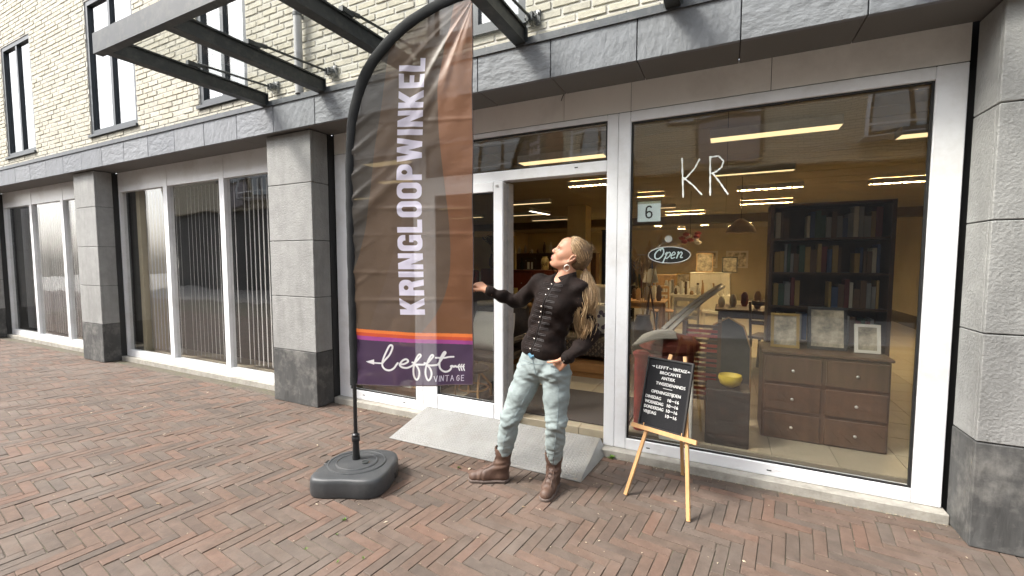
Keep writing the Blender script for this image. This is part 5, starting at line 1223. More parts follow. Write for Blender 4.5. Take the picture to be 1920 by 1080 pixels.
# ------------------------------------------------------------------ small litter and weeds
r3 = random.Random(5); q = MB()
for k in range(420):
    x, y = r3.uniform(-6.5, 1.3), r3.uniform(.9, 3.25)
    if -2.56 < x < -.84 and y > 2.8: continue
    a = r3.uniform(0, 6.28); L = r3.uniform(.002, .009) if k % 12 else r3.uniform(.01, .02); w_ = L*r3.uniform(.3, .7); z = .0035
    d = Vector((math.cos(a), math.sin(a), 0)); p = Vector((-d.y, d.x, 0)); c = Vector((x, y, z))
    q.add([c + d*L, c + p*w_ + fz*.002, c - d*L, c - p*w_, c + fz*.004], [(0, 1, 4), (1, 2, 4), (2, 3, 4), (3, 0, 4)])
for k in range(520):                                                # grit gathered along the foot of the building
    x = r3.uniform(-3.7, 1.2)
    if -2.56 < x < -.80: continue
    y = 3.285 - abs(r3.gauss(0, .018)); L = r3.uniform(.002, .006); a = r3.uniform(0, 6.28); d = Vector((math.cos(a), math.sin(a), 0)); p = Vector((-d.y, d.x, 0)); c = Vector((x, y, .0035))
    q.add([c + d*L, c + p*L*.6, c - d*L, c - p*L*.6, c + fz*.003], [(0, 1, 4), (1, 2, 4), (2, 3, 4), (3, 0, 4)])
o = q.build('litter', mat('dry_bits', (.38, .30, .20), .9, rnd=('island', [(.30, .22, .14), (.50, .43, .32), (.24, .17, .10)]))); o['kind'] = 'stuff'; 
def weed(x, y, n, s_, label):
    e = empty('weed', (x, y, 0), label, 'weed', None); q = MB()
    for k in range(n):
        a = r3.uniform(0, 6.28); r = s_*r3.uniform(.2, 1); h = s_*r3.uniform(.2, .7); d = Vector((math.cos(a), math.sin(a), 0)); p = Vector((-d.y, d.x, 0))
        b = Vector((x, y, .001)) + d*r*.3; t_ = Vector((x, y, .004+h)) + d*r; mm = b.lerp(t_, .55) + fz*h*.25
        q.add([b, mm + p*s_*.18, t_, mm - p*s_*.18], [(0, 1, 2, 3)])
    q.build('leaf', mat('weed_green', (.13, .24, .035), .7, var=.3, scale=40), e); return e
weed(-.742, 3.262, 26, .035, 'small green weed growing at the sill right of the ramp')
weed(-1.72, 2.62, 14, .026, 'green leafy sprig lying in front of the ramp')
weed(-1.965, 1.78, 16, .022, 'green weed in the joints just in front of the flag base')
for (x, y) in ((-1.90, 1.66), (-1.72, 1.50), (-1.62, 1.58), (-1.50, 1.45), (-1.95, 1.50)): weed(x, y, 9, .014, 'tiny weed tuft in the joints of the left foreground pavers')['group'] = 'tiny weed tufts in the left foreground'
# ------------------------------------------------------------------ the woman (signed-distance volumes turned into meshes)
class Vol:
    """distance field on a rectilinear grid whose spacing can differ per zone"""
    def __init__(s, xs, ys, zs):
        s.ax = [np.asarray(a, np.float32) for a in (xs, ys, zs)]
        s.F = np.full([len(a) for a in s.ax], .08, np.float32)
    def _sub(s, lo, hi):
        sl = []
        for a, l, h in zip(s.ax, lo, hi):
            i0 = max(0, np.searchsorted(a, l)-1); i1 = min(len(a), np.searchsorted(a, h)+1)
            if i0 >= i1: return None
            sl.append(slice(i0, i1))
        g = np.meshgrid(*[a[q] for a, q in zip(s.ax, sl)], indexing='ij', sparse=True)
        return tuple(sl), g
    def _op(s, lo, hi, fn, k, sub=False):
        r = s._sub(lo, hi)
        if r is None: return s
        sl, (X, Y, Z) = r; d = fn(X, Y, Z).astype(np.float32); F = s.F[sl]
        if sub: d = -d; h = np.clip(.5 + .5*(d - F)/max(k, 1e-6), 0, 1); s.F[sl] = F*(1-h) + d*h + k*h*(1-h)
        elif k <= 0: s.F[sl] = np.minimum(F, d)
        else:
            h = np.clip(.5 + .5*(d - F)/k, 0, 1); s.F[sl] = d*(1-h) + F*h - k*h*(1-h)
        return s
    def cap(s, a, b, ra, rb, k=.01, sub=False, flat=None):
        a = np.array(a, float); b = np.array(b, float); m = max(ra, rb) + .04 + k
        lo, hi = np.minimum(a, b)-m, np.maximum(a, b)+m; ab = b-a; L2 = ab@ab + 1e-12
        def fn(X, Y, Z):
            t = np.clip(((X-a[0])*ab[0] + (Y-a[1])*ab[1] + (Z-a[2])*ab[2])/L2, 0, 1)
            dx, dy, dz = X-a[0]-t*ab[0], Y-a[1]-t*ab[1], Z-a[2]-t*ab[2]
            if flat is not None:
                n, f = flat; n = np.array(n); q = dx*n[0]+dy*n[1]+dz*n[2]; dx, dy, dz = dx+n[0]*q*(f-1), dy+n[1]*q*(f-1), dz+n[2]*q*(f-1)
            return np.sqrt(dx*dx+dy*dy+dz*dz) - (ra + (rb-ra)*t)
        return s._op(lo, hi, fn, k, sub)
    def chain(s, pts, rs, k=.01, k0=None, flat=None):
        for i in range(len(pts)-1): s.cap(pts[i], pts[i+1], rs[i], rs[i+1], k0 if (i == 0 and k0 is not None) else k, flat=flat)
        return s
    def ell(s, c, r, k=.01, Rm=None, sub=False):
        c = np.array(c, float); r = np.array(r, float); m = r.max() + .04 + k; Rm = np.eye(3) if Rm is None else np.array(Rm)
        def fn(X, Y, Z):
            x, y, z = X-c[0], Y-c[1], Z-c[2]
            u, v, w = (x*Rm[0, i] + y*Rm[1, i] + z*Rm[2, i] for i in range(3))
            k0 = np.sqrt((u/r[0])**2 + (v/r[1])**2 + (w/r[2])**2); k1 = np.sqrt((u/r[0]**2)**2 + (v/r[1]**2)**2 + (w/r[2]**2)**2)
            return k0*(k0-1)/np.maximum(k1, 1e-6)
        return s._op(c-m, c+m, fn, k, sub)
    def cut(s, fn):                                                  # keep where fn < 0
        X, Y, Z = np.meshgrid(*s.ax, indexing='ij', sparse=True); s.F = np.maximum(s.F, fn(X, Y, Z).astype(np.float32)); return s
    def wrinkle(s, fn):
        X, Y, Z = np.meshgrid(*s.ax, indexing='ij', sparse=True); s.F = s.F + np.where(np.abs(s.F) < .05, fn(X, Y, Z), 0).astype(np.float32); return s
    def mesh(s):
        F = s.F; ins = F < 0; nx, ny, nz = F.shape
        c = [ins[i:nx-1+i, j:ny-1+j, k:nz-1+k] for i in (0, 1) for j in (0, 1) for k in (0, 1)]
        cnt = sum(a.astype(np.int8) for a in c); I, J, K = np.nonzero((cnt > 0) & (cnt < 8))
        idm = np.full((nx-1, ny-1, nz-1), -1, np.int64); idm[I, J, K] = np.arange(len(I))
        P = np.zeros((len(I), 3)); W_ = np.zeros(len(I))
        cor = [(i, j, k) for i in (0, 1) for j in (0, 1) for k in (0, 1)]
        for a in range(8):
            for b in range(a+1, 8):
                if sum(abs(p-q) for p, q in zip(cor[a], cor[b])) != 1: continue
                A, B = cor[a], cor[b]; fa, fb = F[I+A[0], J+A[1], K+A[2]], F[I+B[0], J+B[1], K+B[2]]
                m = (fa < 0) != (fb < 0); t = np.where(m, fa/np.where(m, fa-fb, 1), 0)
                for d, ix in enumerate((I, J, K)):
                    pa, pb = s.ax[d][ix+A[d]], s.ax[d][ix+B[d]]; P[:, d] += np.where(m, pa + t*(pb-pa), 0)
                W_ += m
        P /= W_[:, None]; Q = []
        for d in range(3):
            A = ins; sl0 = [slice(None)]*3; sl1 = [slice(None)]*3; sl0[d] = slice(0, -1); sl1[d] = slice(1, None)
            df = A[tuple(sl0)] != A[tuple(sl1)]; i, j, k = np.nonzero(df); ix = [i, j, k]; o = [q for q in range(3) if q != d]
            ok = np.ones(len(i), bool)
            for q in o: ok &= (ix[q] > 0) & (ix[q] < F.shape[q]-1)
            ix = [q[ok] for q in ix]; flip = ins[ix[0], ix[1], ix[2]]
            def at_(a, b):
                t = [q.copy() for q in ix]; t[o[0]] -= a; t[o[1]] -= b; return idm[t[0], t[1], t[2]]
            f = np.stack([at_(1, 1), at_(0, 1), at_(0, 0), at_(1, 0)], 1); f[flip] = f[flip][:, ::-1]; Q.append(f)
        return P, np.concatenate(Q)
def relax(P, Q, n=2, lam=.5):
    for _ in range(n):
        S_ = np.zeros_like(P); C_ = np.zeros(len(P))
        for a, b in ((0, 1), (1, 2), (2, 3), (3, 0)):
            for i, j in ((a, b), (b, a)): np.add.at(S_, Q[:, i], P[Q[:, j]]); np.add.at(C_, Q[:, i], 1)
        P = P*(1-lam) + lam*S_/np.maximum(C_, 1)[:, None]
    return P
def zones(*z):
    """(start, end, step) pieces joined into one axis"""
    out = []
    for a, b, h in z: out += list(np.arange(a, b - h*.3, h))
    return np.array(out + [z[-1][1]])

# ---- pose ---------------------------------------------------------------
V3 = lambda *a: np.array(a, float)
pel = V3(-1.060, 2.62, .85); wai = V3(-1.040, 2.63, 1.06); che = V3(-.985, 2.63, 1.26); nck = V3(-.915, 2.645, 1.425)
shR, elR, wrR = V3(-1.085, 2.640, 1.385), V3(-1.285, 2.72, 1.240), V3(-1.452, 2.585, 1.325)
shL, elL, wrL = V3(-.815, 2.630, 1.360), V3(-.745, 2.675, 1.050), V3(-.866, 2.535, .918)
hiR, knR, anR = V3(-1.140, 2.62, .80), V3(-1.262, 2.555, .475), V3(-1.338, 2.600, .165)
hiL, knL, anL = V3(-.965, 2.63, .80), V3(-.950, 2.590, .490), V3(-.992, 2.670, .165)
# head frame: x forward (up and left in the picture), y her left, z up
fh = V3(-.965, -.26, 0); fh /= np.linalg.norm(fh); TLT = R(29)
hx = fh*math.cos(TLT) + V3(0, 0, 1)*math.sin(TLT); hz = -fh*math.sin(TLT) + V3(0, 0, 1)*math.cos(TLT); hy = np.cross(hz, hx)
HR = np.stack([hx, hy, hz], 1); HO = V3(-.880, 2.655, 1.562)
hp = lambda x, y, z: HO + HR @ V3(x, y, z)*1.0

skin = mat('skin', (.50, .255, .160), .5, var=.10, scale=16, bump=.0004, bscale=220)
skin.node_tree.nodes['Principled BSDF'].inputs['Subsurface Weight'].default_value = .12
skin.node_tree.nodes['Principled BSDF'].inputs['Subsurface Radius'].default_value = (.010, .004, .002)
lipm = mat('lips', (.52, .20, .17), .4, var=.05)
woman = empty('person', (-1.08, 2.58, 0), 'woman in dark velvet jacket and pale jeans looking up at the tall flag', 'person')

xs = zones((-1.70, -1.645, .01), (-1.645, -1.44, .0026), (-1.44, -1.03, .009), (-1.03, -.755, .0026), (-.755, -.66, .009))
ys = zones((2.36, 2.48, .0034), (2.48, 2.76, .0030), (2.76, 2.90, .008))
zs = zones((.06, .80, .012), (.80, .96, .0030), (.96, 1.27, .011), (1.27, 1.70, .0026))
B = Vol(xs, ys, zs)
# torso, legs (under the clothes)
B.chain([pel + V3(0, .01, .03), wai, che], [.075, .070, .080], .04).ell(che + V3(0, .01, .02), (.115, .065, .11), .05)
B.cap(che + V3(.03, .015, .06), nck, .060, .048, .04).cap(shR, shL, .045, .045, .05)
B.chain([hiR, knR, anR], [.078, .050, .036], .03).chain([hiL, knL, anL], [.078, .050, .036], .03)
B.chain([shR, elR, wrR], [.044, .035, .023], .02).chain([shL, elL, wrL], [.044, .035, .023], .02)
# neck and head
B.cap(nck + V3(0, .0, -.02), hp(-.022, 0, -.06), .050, .049, .02)
B.cap(nck + V3(-.035, -.03, -.03), hp(-.01, .025, -.07), .012, .012, .025)
B.ell(hp(-.018, 0, .032), (.097, .074, .088), .012, HR)
B.ell(hp(.030, 0, -.012), (.066, .064, .085), .03, HR)
B.ell(hp(.052, 0, .048), (.044, .052, .042), .03, HR)            # forehead
B.ell(hp(.040, 0, -.072), (.050, .048, .040), .03, HR)           # jaw
B.cap(hp(-.004, .054, -.055), hp(.062, .018, -.104), .016, .013, .025); B.cap(hp(-.004, -.054, -.055), hp(.062, -.018, -.104), .016, .013, .025)
B.ell(hp(.080, 0, -.101), (.017, .018, .015), .014, HR)          # chin
B.ell(hp(.052, .044, -.034), (.026, .018, .020), .02, HR); B.ell(hp(.052, -.044, -.034), (.026, .018, .020), .02, HR)   # cheeks
B.cap(hp(.088, .010, .020), hp(.076, .045, .017), .010, .008, .016); B.cap(hp(.088, -.010, .020), hp(.076, -.045, .017), .010, .008, .016)  # brows
for s_ in (1, -1): B.ell(hp(.094, .032*s_, -.001), (.016, .017, .011), .012, HR, sub=True)       # eye sockets
B.cap(hp(.086, 0, .014), hp(.109, 0, -.024), .009, .0100, .016)  # nose bridge
B.ell(hp(.109, 0, -.028), (.0115, .0105, .0095), .008, HR)
for s_ in (1, -1): B.ell(hp(.102, .011*s_, -.033), (.011, .007, .007), .006, HR)
B.ell(hp(.086, 0, -.066), (.018, .028, .022), .016, HR)
B.cap(hp(.1000, .0, -.060), hp(.084, .026, -.0605), .0054, .003, .006); B.cap(hp(.1000, 0, -.060), hp(.084, -.026, -.0605), .0054, .003, .006)
B.cap(hp(.0965, .0, -.073), hp(.083, .024, -.0665), .0064, .003, .006); B.cap(hp(.0965, 0, -.073), hp(.083, -.024, -.0665), .0064, .003, .006)
B.cap(hp(.1035, -.016, -.0665), hp(.1035, .016, -.0665), .0022, .0022, .003, sub=True)
B.ell(hp(.094, 0, -.085), (.006, .014, .005), .008, HR, sub=True)
for s_ in (1, -1):                                               # ears
    er = [hp(-.010, .070*s_, -.032), hp(-.012, .079*s_, -.012), hp(-.020, .084*s_, .010), hp(-.032, .083*s_, .012), hp(-.036, .080*s_, -.004), hp(-.024, .076*s_, -.028), hp(-.012, .071*s_, -.042)]
    B.chain(er, [.006, .0055, .0055, .0055, .005, .0055, .008], .004, .008); B.ell(hp(-.021, .072*s_, -.012), (.012, .006, .020), .006, HR)
# hands: palm slab, thumb from its side, four bent fingers
def hand(O, dirv, back, across, L, curls, thumb, spread=.0, sc=1.0, k=.005):
    """O wrist, dirv towards knuckles, back = normal of the back of the hand, across = towards the index side"""
    d, b, a = (v/np.linalg.norm(v) for v in (dirv, back, across))
    B.cap(O - d*.03, O + d*.012, .023*sc, .022*sc, .012, flat=(b, 1.25))
    for i, off in enumerate((.026, .009, -.009, -.025)):
        kn = O + d*(.084, .088, .084, .076)[i]*sc + a*off*sc
        B.cap(O + d*.010 + a*off*.62, kn, .0135*sc, .0105*sc, .012)
        p = kn; dd = d + a*spread*off*10; dd /= np.linalg.norm(dd)
        for j, (ln_, cu, r) in enumerate(zip((.040, .026, .020), curls[i], (.0092, .0082, .0072))):
            dd = dd*math.cos(cu) - b*math.sin(cu); dd /= np.linalg.norm(dd)
            bb = np.cross(a, dd)
            b_ = b
            q_ = p + dd*ln_*(.92, 1.0, .96, .80)[i]*sc; B.cap(p, q_, r*sc, (r-.0010)*sc, .0022); p = q_
            b = -np.cross(a, dd) if np.dot(-np.cross(a, dd), np.cross(dd, a)) >= 0 else np.cross(dd, a)
            b = np.cross(dd, a) if np.dot(np.cross(dd, a), b_) > 0 else np.cross(a, dd)
        b = (back/np.linalg.norm(back))
    t0 = O + d*.020 + a*.018; P_ = [t0] + [O + d*x + a*y + b*z for x, y, z in thumb]
    B.chain(P_, [.014*sc, .012*sc, .010*sc, .0075*sc], .006)
fr_dir = V3(-.085, -.02, .060)
hand(wrR, fr_dir, V3(.25, -.55, .55), V3(-.45, -.75, -.30), .08, [(1.0, .9, .5), (1.05, .95, .5), (1.1, 1.0, .5), (1.1, 1.0, .6)],
     [(.045, .036, -.012), (.072, .038, -.030), (.088, .026, -.046)], sc=.95)
hand(wrL, V3(-.072, .006, -.069), V3(-.10, -.99, .05), V3(-.69, .0, .72), .08, [(.1, .1, .1), (.1, .1, .1), (.1, .1, .1), (.1, .1, .1)],
     [(.045, .022, .018), (.068, .036, .030), (.094, .054, .036)], sc=.95)
P, Q = B.mesh(); P = relax(P, Q, 2, .45)
me_ = MB(); me_.v = [tuple(p) for p in P]; me_.f = [tuple(int(i) for i in f) for f in Q]
lc = (P[Q].mean(1) - HO) @ HR
lip = (lc[:, 0] > .0845) & (np.abs(lc[:, 1]) < .026) & (lc[:, 2] > -.0785) & (lc[:, 2] < -.0575)
me_.m = [int(v) for v in lip]
body = me_.build('body', [skin, lipm], woman, 'all')
# eyes with lids and lashes
eyew = mat('eye_white', (.72, .70, .68), .2); iris = mat('iris', (.025, .035, .04), .15); browm = mat('fair_brow', (.16, .085, .045), .8)
for s_ in (1, -1):
    e_ = MB(); e_.lathe(hp(.0755, .032*s_, -.0015), [(.0008, -.0115), (.006, -.0100), (.0095, -.0065), (.0115, 0), (.0095, .0065), (.006, .0100), (.0008, .0115)], 14); e_.build('eye', eyew, woman, True)
    e_ = MB(); c_ = hp(.0845, .032*s_, -.0005 + .001); e_.lathe(c_, [(.0074, -.001), (.0068, .0012), (.003, .0027), (.0006, .003)], 12, Matrix([[*(np.cross(hy, hx*.96+hz*.28))], [0, 0, 0], [0, 0, 0]]) if False else Matrix([list(r_) for r_ in np.stack([hy, hz, hx], 1)])); e_.build('iris', iris, woman, True)
    e_ = MB(); e_.tube([hp(.0845, .019*s_, .000), hp(.0895, .028*s_, .0072), hp(.0875, .038*s_, .006), hp(.080, .0455*s_, -.001)], [.0018, .0024, .0024, .0014], 6); e_.build('eyelid', mat('lid', (.10, .055, .04), .6), woman, True)
    e_ = MB(); e_.tube([hp(.0965, .012*s_, .021), hp(.095, .026*s_, .0265), hp(.086, .040*s_, .026), hp(.077, .050*s_, .019)], [.002, .0028, .0024, .001], 6, flat=(tuple(hx), .5)); e_.build('eyebrow', browm, woman, True)

# ---- hair ---------------------------------------------------------------
HCOL = [(.16, .092, .040), (.27, .165, .078), (.40, .265, .135), (.22, .13, .06), (.50, .36, .20), (.30, .19, .09)]
hairm = mat('fair_hair', HCOL[0], .42, var=.2, scale=40, rnd=('island', HCOL), spec=.6); hairb = mat('hair_base', (.135, .082, .040), .6, var=.4, scale=70)
Hx = zones((-.10, .10, .0032)); HV = Vol(np.arange(-.135, .11, .003), np.arange(-.10, .1, .003), np.arange(-.12, .15, .003))
HV.ell((-.020, 0, .034), (.1025, .0790, .0925), .01).cap((-.085, 0, -.005), (-.110, 0, -.030), .046, .022, .03).ell((-.048, 0, -.030), (.045, .056, .045), .02)
HV.cut(lambda X, Y, Z: ((X - (.036 + .0*Z)) - .62*(Z-.060) - .0*np.abs(Y))*.85 + np.where(np.abs(Y) > .045, (np.abs(Y)-.045)*.35, 0))
HV.cut(lambda X, Y, Z: -(Z + .065 + .0*X) + 0*Y)
HV._op((-.09, -.12, -.06), (.03, .12, .02), lambda X, Y, Z: np.sqrt(((X+.020)/1.05)**2 + ((Z+.012)/1.35)**2 + 0*Y) - .024, .006, sub=True)
Pm, Qm = HV.mesh(); Pm = relax(Pm, Qm, 2); Pw = HO + Pm @ HR.T
hair = mesh_obj('hair', Pw, Qm, hairb, woman)
tie = hp(-.124, .004, -.036)
hr = random.Random(11); q = MB()
def onskull(x, y, z):                                            # push a local point out to the hair surface
    v = V3(x + .020, y, z - .034); k_ = math.sqrt((v[0]/.1025)**2 + (v[1]/.079)**2 + (v[2]/.0925)**2); return V3(-.020, 0, .034) + v/k_*(1.022 + .022*hr.random())
for k in range(430):
    t = hr.uniform(-1, 1); an = t*2.15                          # hairline from temple over the forehead to temple
    y = .073*math.sin(an*.80); z = .034 + .076*math.cos(an*.86) - .006; x = .036 + .62*(z - .060) - .012*hr.random()
    if abs(an) > 1.65: x = -.005 - .035*(abs(an)-1.65)
    a_ = onskull(x - .006, y, z); e_ = V3(-.119, .004 + .012*hr.uniform(-1, 1), -.034 + .012*hr.uniform(-1, 1)); pts = []
    u0 = hr.random()*.35 if hr.random() < .5 else 0
    for u in np.linspace(u0, 1, 9):
        p = a_*(1-u) + e_*u; s_ = onskull(p[0], p[1], p[2]); w_ = max(0, (u-.72)/.28)**1.5; p = s_*(1-w_) + e_*w_ if u < 1 else e_
        pts.append(HO + HR @ (p + V3(0, 0, .0012*math.sin(k + u*9))))
    q.tube(pts, [.0007] + [.0015]*6 + [.0012, .0008], 4)
q.build('hair_strands', hairm, hair, 'all')
q = MB(); tx = HO - HO + tie; q.tube([tie + (hx*.0)*1 + 0.013*(math.cos(t)*hy + math.sin(t)*(hz*.8+hx*.5)) for t in np.linspace(0, 6.28, 18)], .0055, 8); q.build('hair_tie', mat('rose_hair_tie', (.45, .26, .20), .8), hair, True)
def tailc(u):                                                    # centre line of the ponytail
    return tie + V3(.020*math.sin(min(1, u*2.2)*1.5) - .018*u*u, -.045*min(1, u*2.5), .012*math.sin(min(1, u*6)*3.1)*(1-u) - .445*u**1.05)
def tailw(u): return (.011 + .058*min(1, u/.28)**.8)*(1 - .5*max(0, (u-.5)/.5))
q = MB(); n = 24
q.tube([tailc(i/(n-1)*.88) for i in range(n)], [.005] + [tailw(i/(n-1)*.88)*.76 for i in range(1, n-1)] + [.004], 12, flat=((0, 1, 0), .7)); q.build('ponytail_core', mat('hair_core', (.22, .14, .068), .6, var=.35, scale=50, stretch=(3, 3, .4)), hair, 'all')
q = MB(); NL = 26
for lock in range(NL):
    lp = hr.uniform(0, 6.28); lr = .98*math.sqrt((lock+.6)/NL); lL = hr.uniform(.84, 1.06); fr_ = hr.uniform(14, 20); p0 = hr.uniform(0, 6.28); am = hr.uniform(.006, .011); lt = hr.uniform(.016, .026)
    for k in range(38):
        a2 = hr.uniform(0, 6.28); r2_ = math.sqrt(hr.random()); Ln = lL*hr.uniform(.9, 1.03); pts = []; n = 22; fly = hr.random() < .07; fx = V3(hr.gauss(0, .010), hr.gauss(0, .006), 0)
        for i in range(n):
            u = i/(n-1)*Ln; g_ = min(1, u*3.2); w_ = tailw(u); sp = lt*(1 - .35*u)*(.25 + .75*g_)*(1 + .25*math.sin(u*fr_*1.3 + p0))
            p = tailc(u) + V3(w_*lr*math.cos(lp)*g_**.4, w_*.62*lr*math.sin(lp)*g_**.4, 0)
            p = p + V3(am*g_*math.sin(u*fr_ + p0) + sp*r2_*math.cos(a2), am*.8*g_*math.cos(u*fr_ + p0 + .5) + sp*.8*r2_*math.sin(a2), .003*math.sin(u*25 + a2)) + V3(hr.gauss(0, .0004), hr.gauss(0, .0004), 0) + (fx*u*2 if fly else 0)
            pts.append(p)
        q.tube(pts, [.0008] + [.0010 + .0004*hr.random()]*(n-3) + [.0010, .0004], 3)
for k in range(14):                                             # loose wisps
    a_ = tailc(hr.uniform(.02, .8)) + V3(hr.uniform(-.03, .03), -.02, 0); d = V3(hr.uniform(-1, 1), hr.uniform(-.5, .1), hr.uniform(-.3, .5)); d /= np.linalg.norm(d); L = hr.uniform(.04, .08)
    q.tube([a_ + d*L*t + V3(0, 0, .03*math.sin(2.2*t) - .05*t*t) for t in np.linspace(0, 1, 8)], .0006, 3)
for k in range(10):
    t = hr.uniform(-1, 1); a_ = hp(-.05 + .02*t, .03*t, .118); d = hx*-(.5 + hr.random()) + hz*hr.uniform(.0, .35) + hy*hr.uniform(-.5, .5); d /= np.linalg.norm(d); L = hr.uniform(.05, .10)
    q.tube([a_ + d*L*u + hz*(-.035*u*u) for u in np.linspace(0, 1, 8)], .0005, 3)
q.build('ponytail', hairm, hair, 'all')
q = MB(); ec = hp(-.018, .083, -.071) + V3(0, -.004, -.008); q.tube([ec + .0195*(math.cos(t)*(hx*.9 - hy*.25) + math.sin(t)*hz) for t in np.linspace(0, 6.28, 24)], .0019, 7); q.build('earring', mat('silver_hoop', (.75, .70, .60), .2, 1.0), woman, True)

# ---- jacket ---------------------------------------------------------------
JV = Vol(np.arange(-1.50, -.66, .0055), np.arange(2.40, 2.84, .0055), np.arange(.84, 1.50, .0055))
Rl = np.array(Matrix.Rotation(R(12), 3, 'Y'))                    # the torso leans
JV.ell((-.962, 2.63, 1.290), (.148, .108, .135), .03, Rl).ell((-1.000, 2.63, 1.180), (.140, .104, .12), .05, Rl)
JV.ell((-1.032, 2.63, 1.075), (.136, .104, .10), .05, Rl).ell((-1.052, 2.625, .955), (.155, .122, .115), .05, Rl)
JV.ell((-1.010, 2.545, 1.255), (.050, .045, .055), .04).ell((-.915, 2.545, 1.245), (.052, .046, .055), .04)
JV.cap((-1.00, 2.635, 1.385), shR, .050, .048, .04).cap((-.90, 2.635, 1.385), shL, .050, .048, .04)
JV.cap((-.935, 2.64, 1.36), (-.915, 2.645, 1.425), .075, .062, .03)
wc = lambda a, b, t: a + (b-a)*t
JV.chain([shR, wc(shR, elR, .5), elR, wc(elR, wrR, .5), wc(elR, wrR, .93)], [.058, .053, .046, .041, .034], .018, .03)
JV.chain([shL, wc(shL, elL, .5), elL, wc(elL, wrL, .5), wc(elL, wrL, .95)], [.058, .052, .047, .043, .038], .018, .03)
# open neck and hollow hem
JV.cap((-.945, 2.56, 1.44), hp(-.02, 0, -.07), .050, .060, .006, sub=True)
JV.cap(nck + V3(0, 0, -.035), hp(-.02, 0, -.08), .0535, .056, .003, sub=True)
JV.cap((-.972, 2.505, 1.405), (-.945, 2.54, 1.46), .014, .040, .004, sub=True)
hemz = lambda X, Y: .893 + .030*np.exp(-((X+1.100)/.028)**2)*(Y < 2.63) + .040*np.clip(-(X+1.04)/.14, 0, 1)
JV._op((-1.30, 2.4, .80), (-.865, 2.9, 1.0), lambda X, Y, Z: (Z - hemz(X, Y))*1.0 + 0*X, .002, sub=False) if False else None
Xg, Yg_, Zg = np.meshgrid(*JV.ax, indexing='ij', sparse=True)
arm = np.sqrt((Xg-(-.80))**2 + 0*Yg_ + 0*Zg)                     # leave the left forearm whole
seg = lambda a, b: (lambda t: np.sqrt((Xg-a[0]-t*(b-a)[0])**2 + (Yg_-a[1]-t*(b-a)[1])**2 + (Zg-a[2]-t*(b-a)[2])**2))(np.clip(((Xg-a[0])*(b-a)[0] + (Yg_-a[1])*(b-a)[1] + (Zg-a[2])*(b-a)[2])/((b-a)@(b-a)), 0, 1))
nearL = seg(elL, wrL) < .062
JV.F = np.where((Zg < hemz(Xg, Yg_)) & ~nearL, np.maximum(JV.F, hemz(Xg, Yg_) - Zg), JV.F).astype(np.float32)
JV.ell((-1.052, 2.625, .885), (.132, .098, .055), .004, sub=True) if False else None
def jw(X, Y, Z):
    w = .0055*np.sin(58*Z + 22*X + 3*np.sin(14*X)) * np.exp(-((Z-1.10)/.10)**2)
    w = w + .0048*np.sin(70*X - 34*Z)*np.exp(-((X+1.30)/.14)**2) + .0048*np.sin(62*Z - 18*X)*np.exp(-((X+.78)/.07)**2)
    return w + .0028*np.sin(31*X + 17*Y + 23*Z) + .0025*np.sin(48*X - 30*Z + 2*np.sin(20*Z))
JV.wrinkle(jw)
P, Q = JV.mesh(); P = relax(P, Q, 2, .4)
velvet = mat('dark_brown_velvet', (.0125, .0074, .0060), .8, var=.55, scale=11, bump=.003, bscale=45, sheen=.13, spec=.2)
velvet.node_tree.nodes['Principled BSDF'].inputs['Sheen Tint'].default_value = (.42, .30, .25, 1)
jk = mesh_obj('jacket', P, Q, velvet, woman)
# surface point of the jacket seen from the front (-y) at a given x, z
from mathutils.bvhtree import BVHTree
jb = BVHTree.FromPolygons([Vector(p) for p in P], [tuple(int(i) for i in f) for f in Q])
def jfront(x, z, out=.002):
    h = jb.ray_cast(Vector((x, 2.2, z)), Vector((0, 1, 0))); return (h[0] + h[1]*out) if h[0] is not None else Vector((x, 2.52, z))
ctr = [(-.958, 1.395), (-.978, 1.345), (-1.000, 1.285), (-1.018, 1.225), (-1.034, 1.165), (-1.050, 1.105), (-1.066, 1.045), (-1.084, .985), (-1.098, .945)]
q = MB(); q.tube([jfront(x, z, .0015) for x, z in catmull(ctr, 5)], .0032, 6); q.build('front_edge', mat('dark_trim', (.012, .008, .007), .8), jk, True)
q = MB(); q.tube([jfront(x+.014, z, .001) for x, z in catmull(ctr, 5)], .0022, 6); q.build('placket_seam', mat('dark_trim_soft', (.016, .010, .009), .7), jk, True)
bm_ = mat('silver_button', (.62, .58, .52), .25, 1.0); brd = mat('braid', (.019, .012, .011), .6, sheen=.1)
for i in range(13):
    u = .04 + i*.074; x = float(np.interp(u, np.linspace(0, 1, len(ctr)), [c[0] for c in ctr])); z = float(np.interp(u, np.linspace(0, 1, len(ctr)), [c[1] for c in ctr]))
    ln_ = .060 - .018*abs(u-.3)
    for sg in (-1, 1):
        q = MB()
        for dz in (.0045, -.0045): q.tube([jfront(x + sg*(.010 + ln_*t), z + dz + sg*-.10*ln_*t*1.2, .0012) for t in np.linspace(0, 1, 6)], .0022, 5)
        q.tube([jfront(x + sg*(.010+ln_), z + dz - sg*.012*ln_/.1, .0012) for dz in (.0045, .002, -.002, -.0045)], .0022, 5); q.build('braid', brd, jk, True)
    if i in (0, 1, 2, 4, 5, 6, 7, 10, 12) :
        q = MB(); c_ = jfront(x - .006, z, .002); q.lathe(c_, [(.0050, 0), (.0054, .002), (.004, .004), (.001, .005)], 12, Matrix.Rotation(R(90), 3, 'X')); q.build('button', bm_, jk, True)
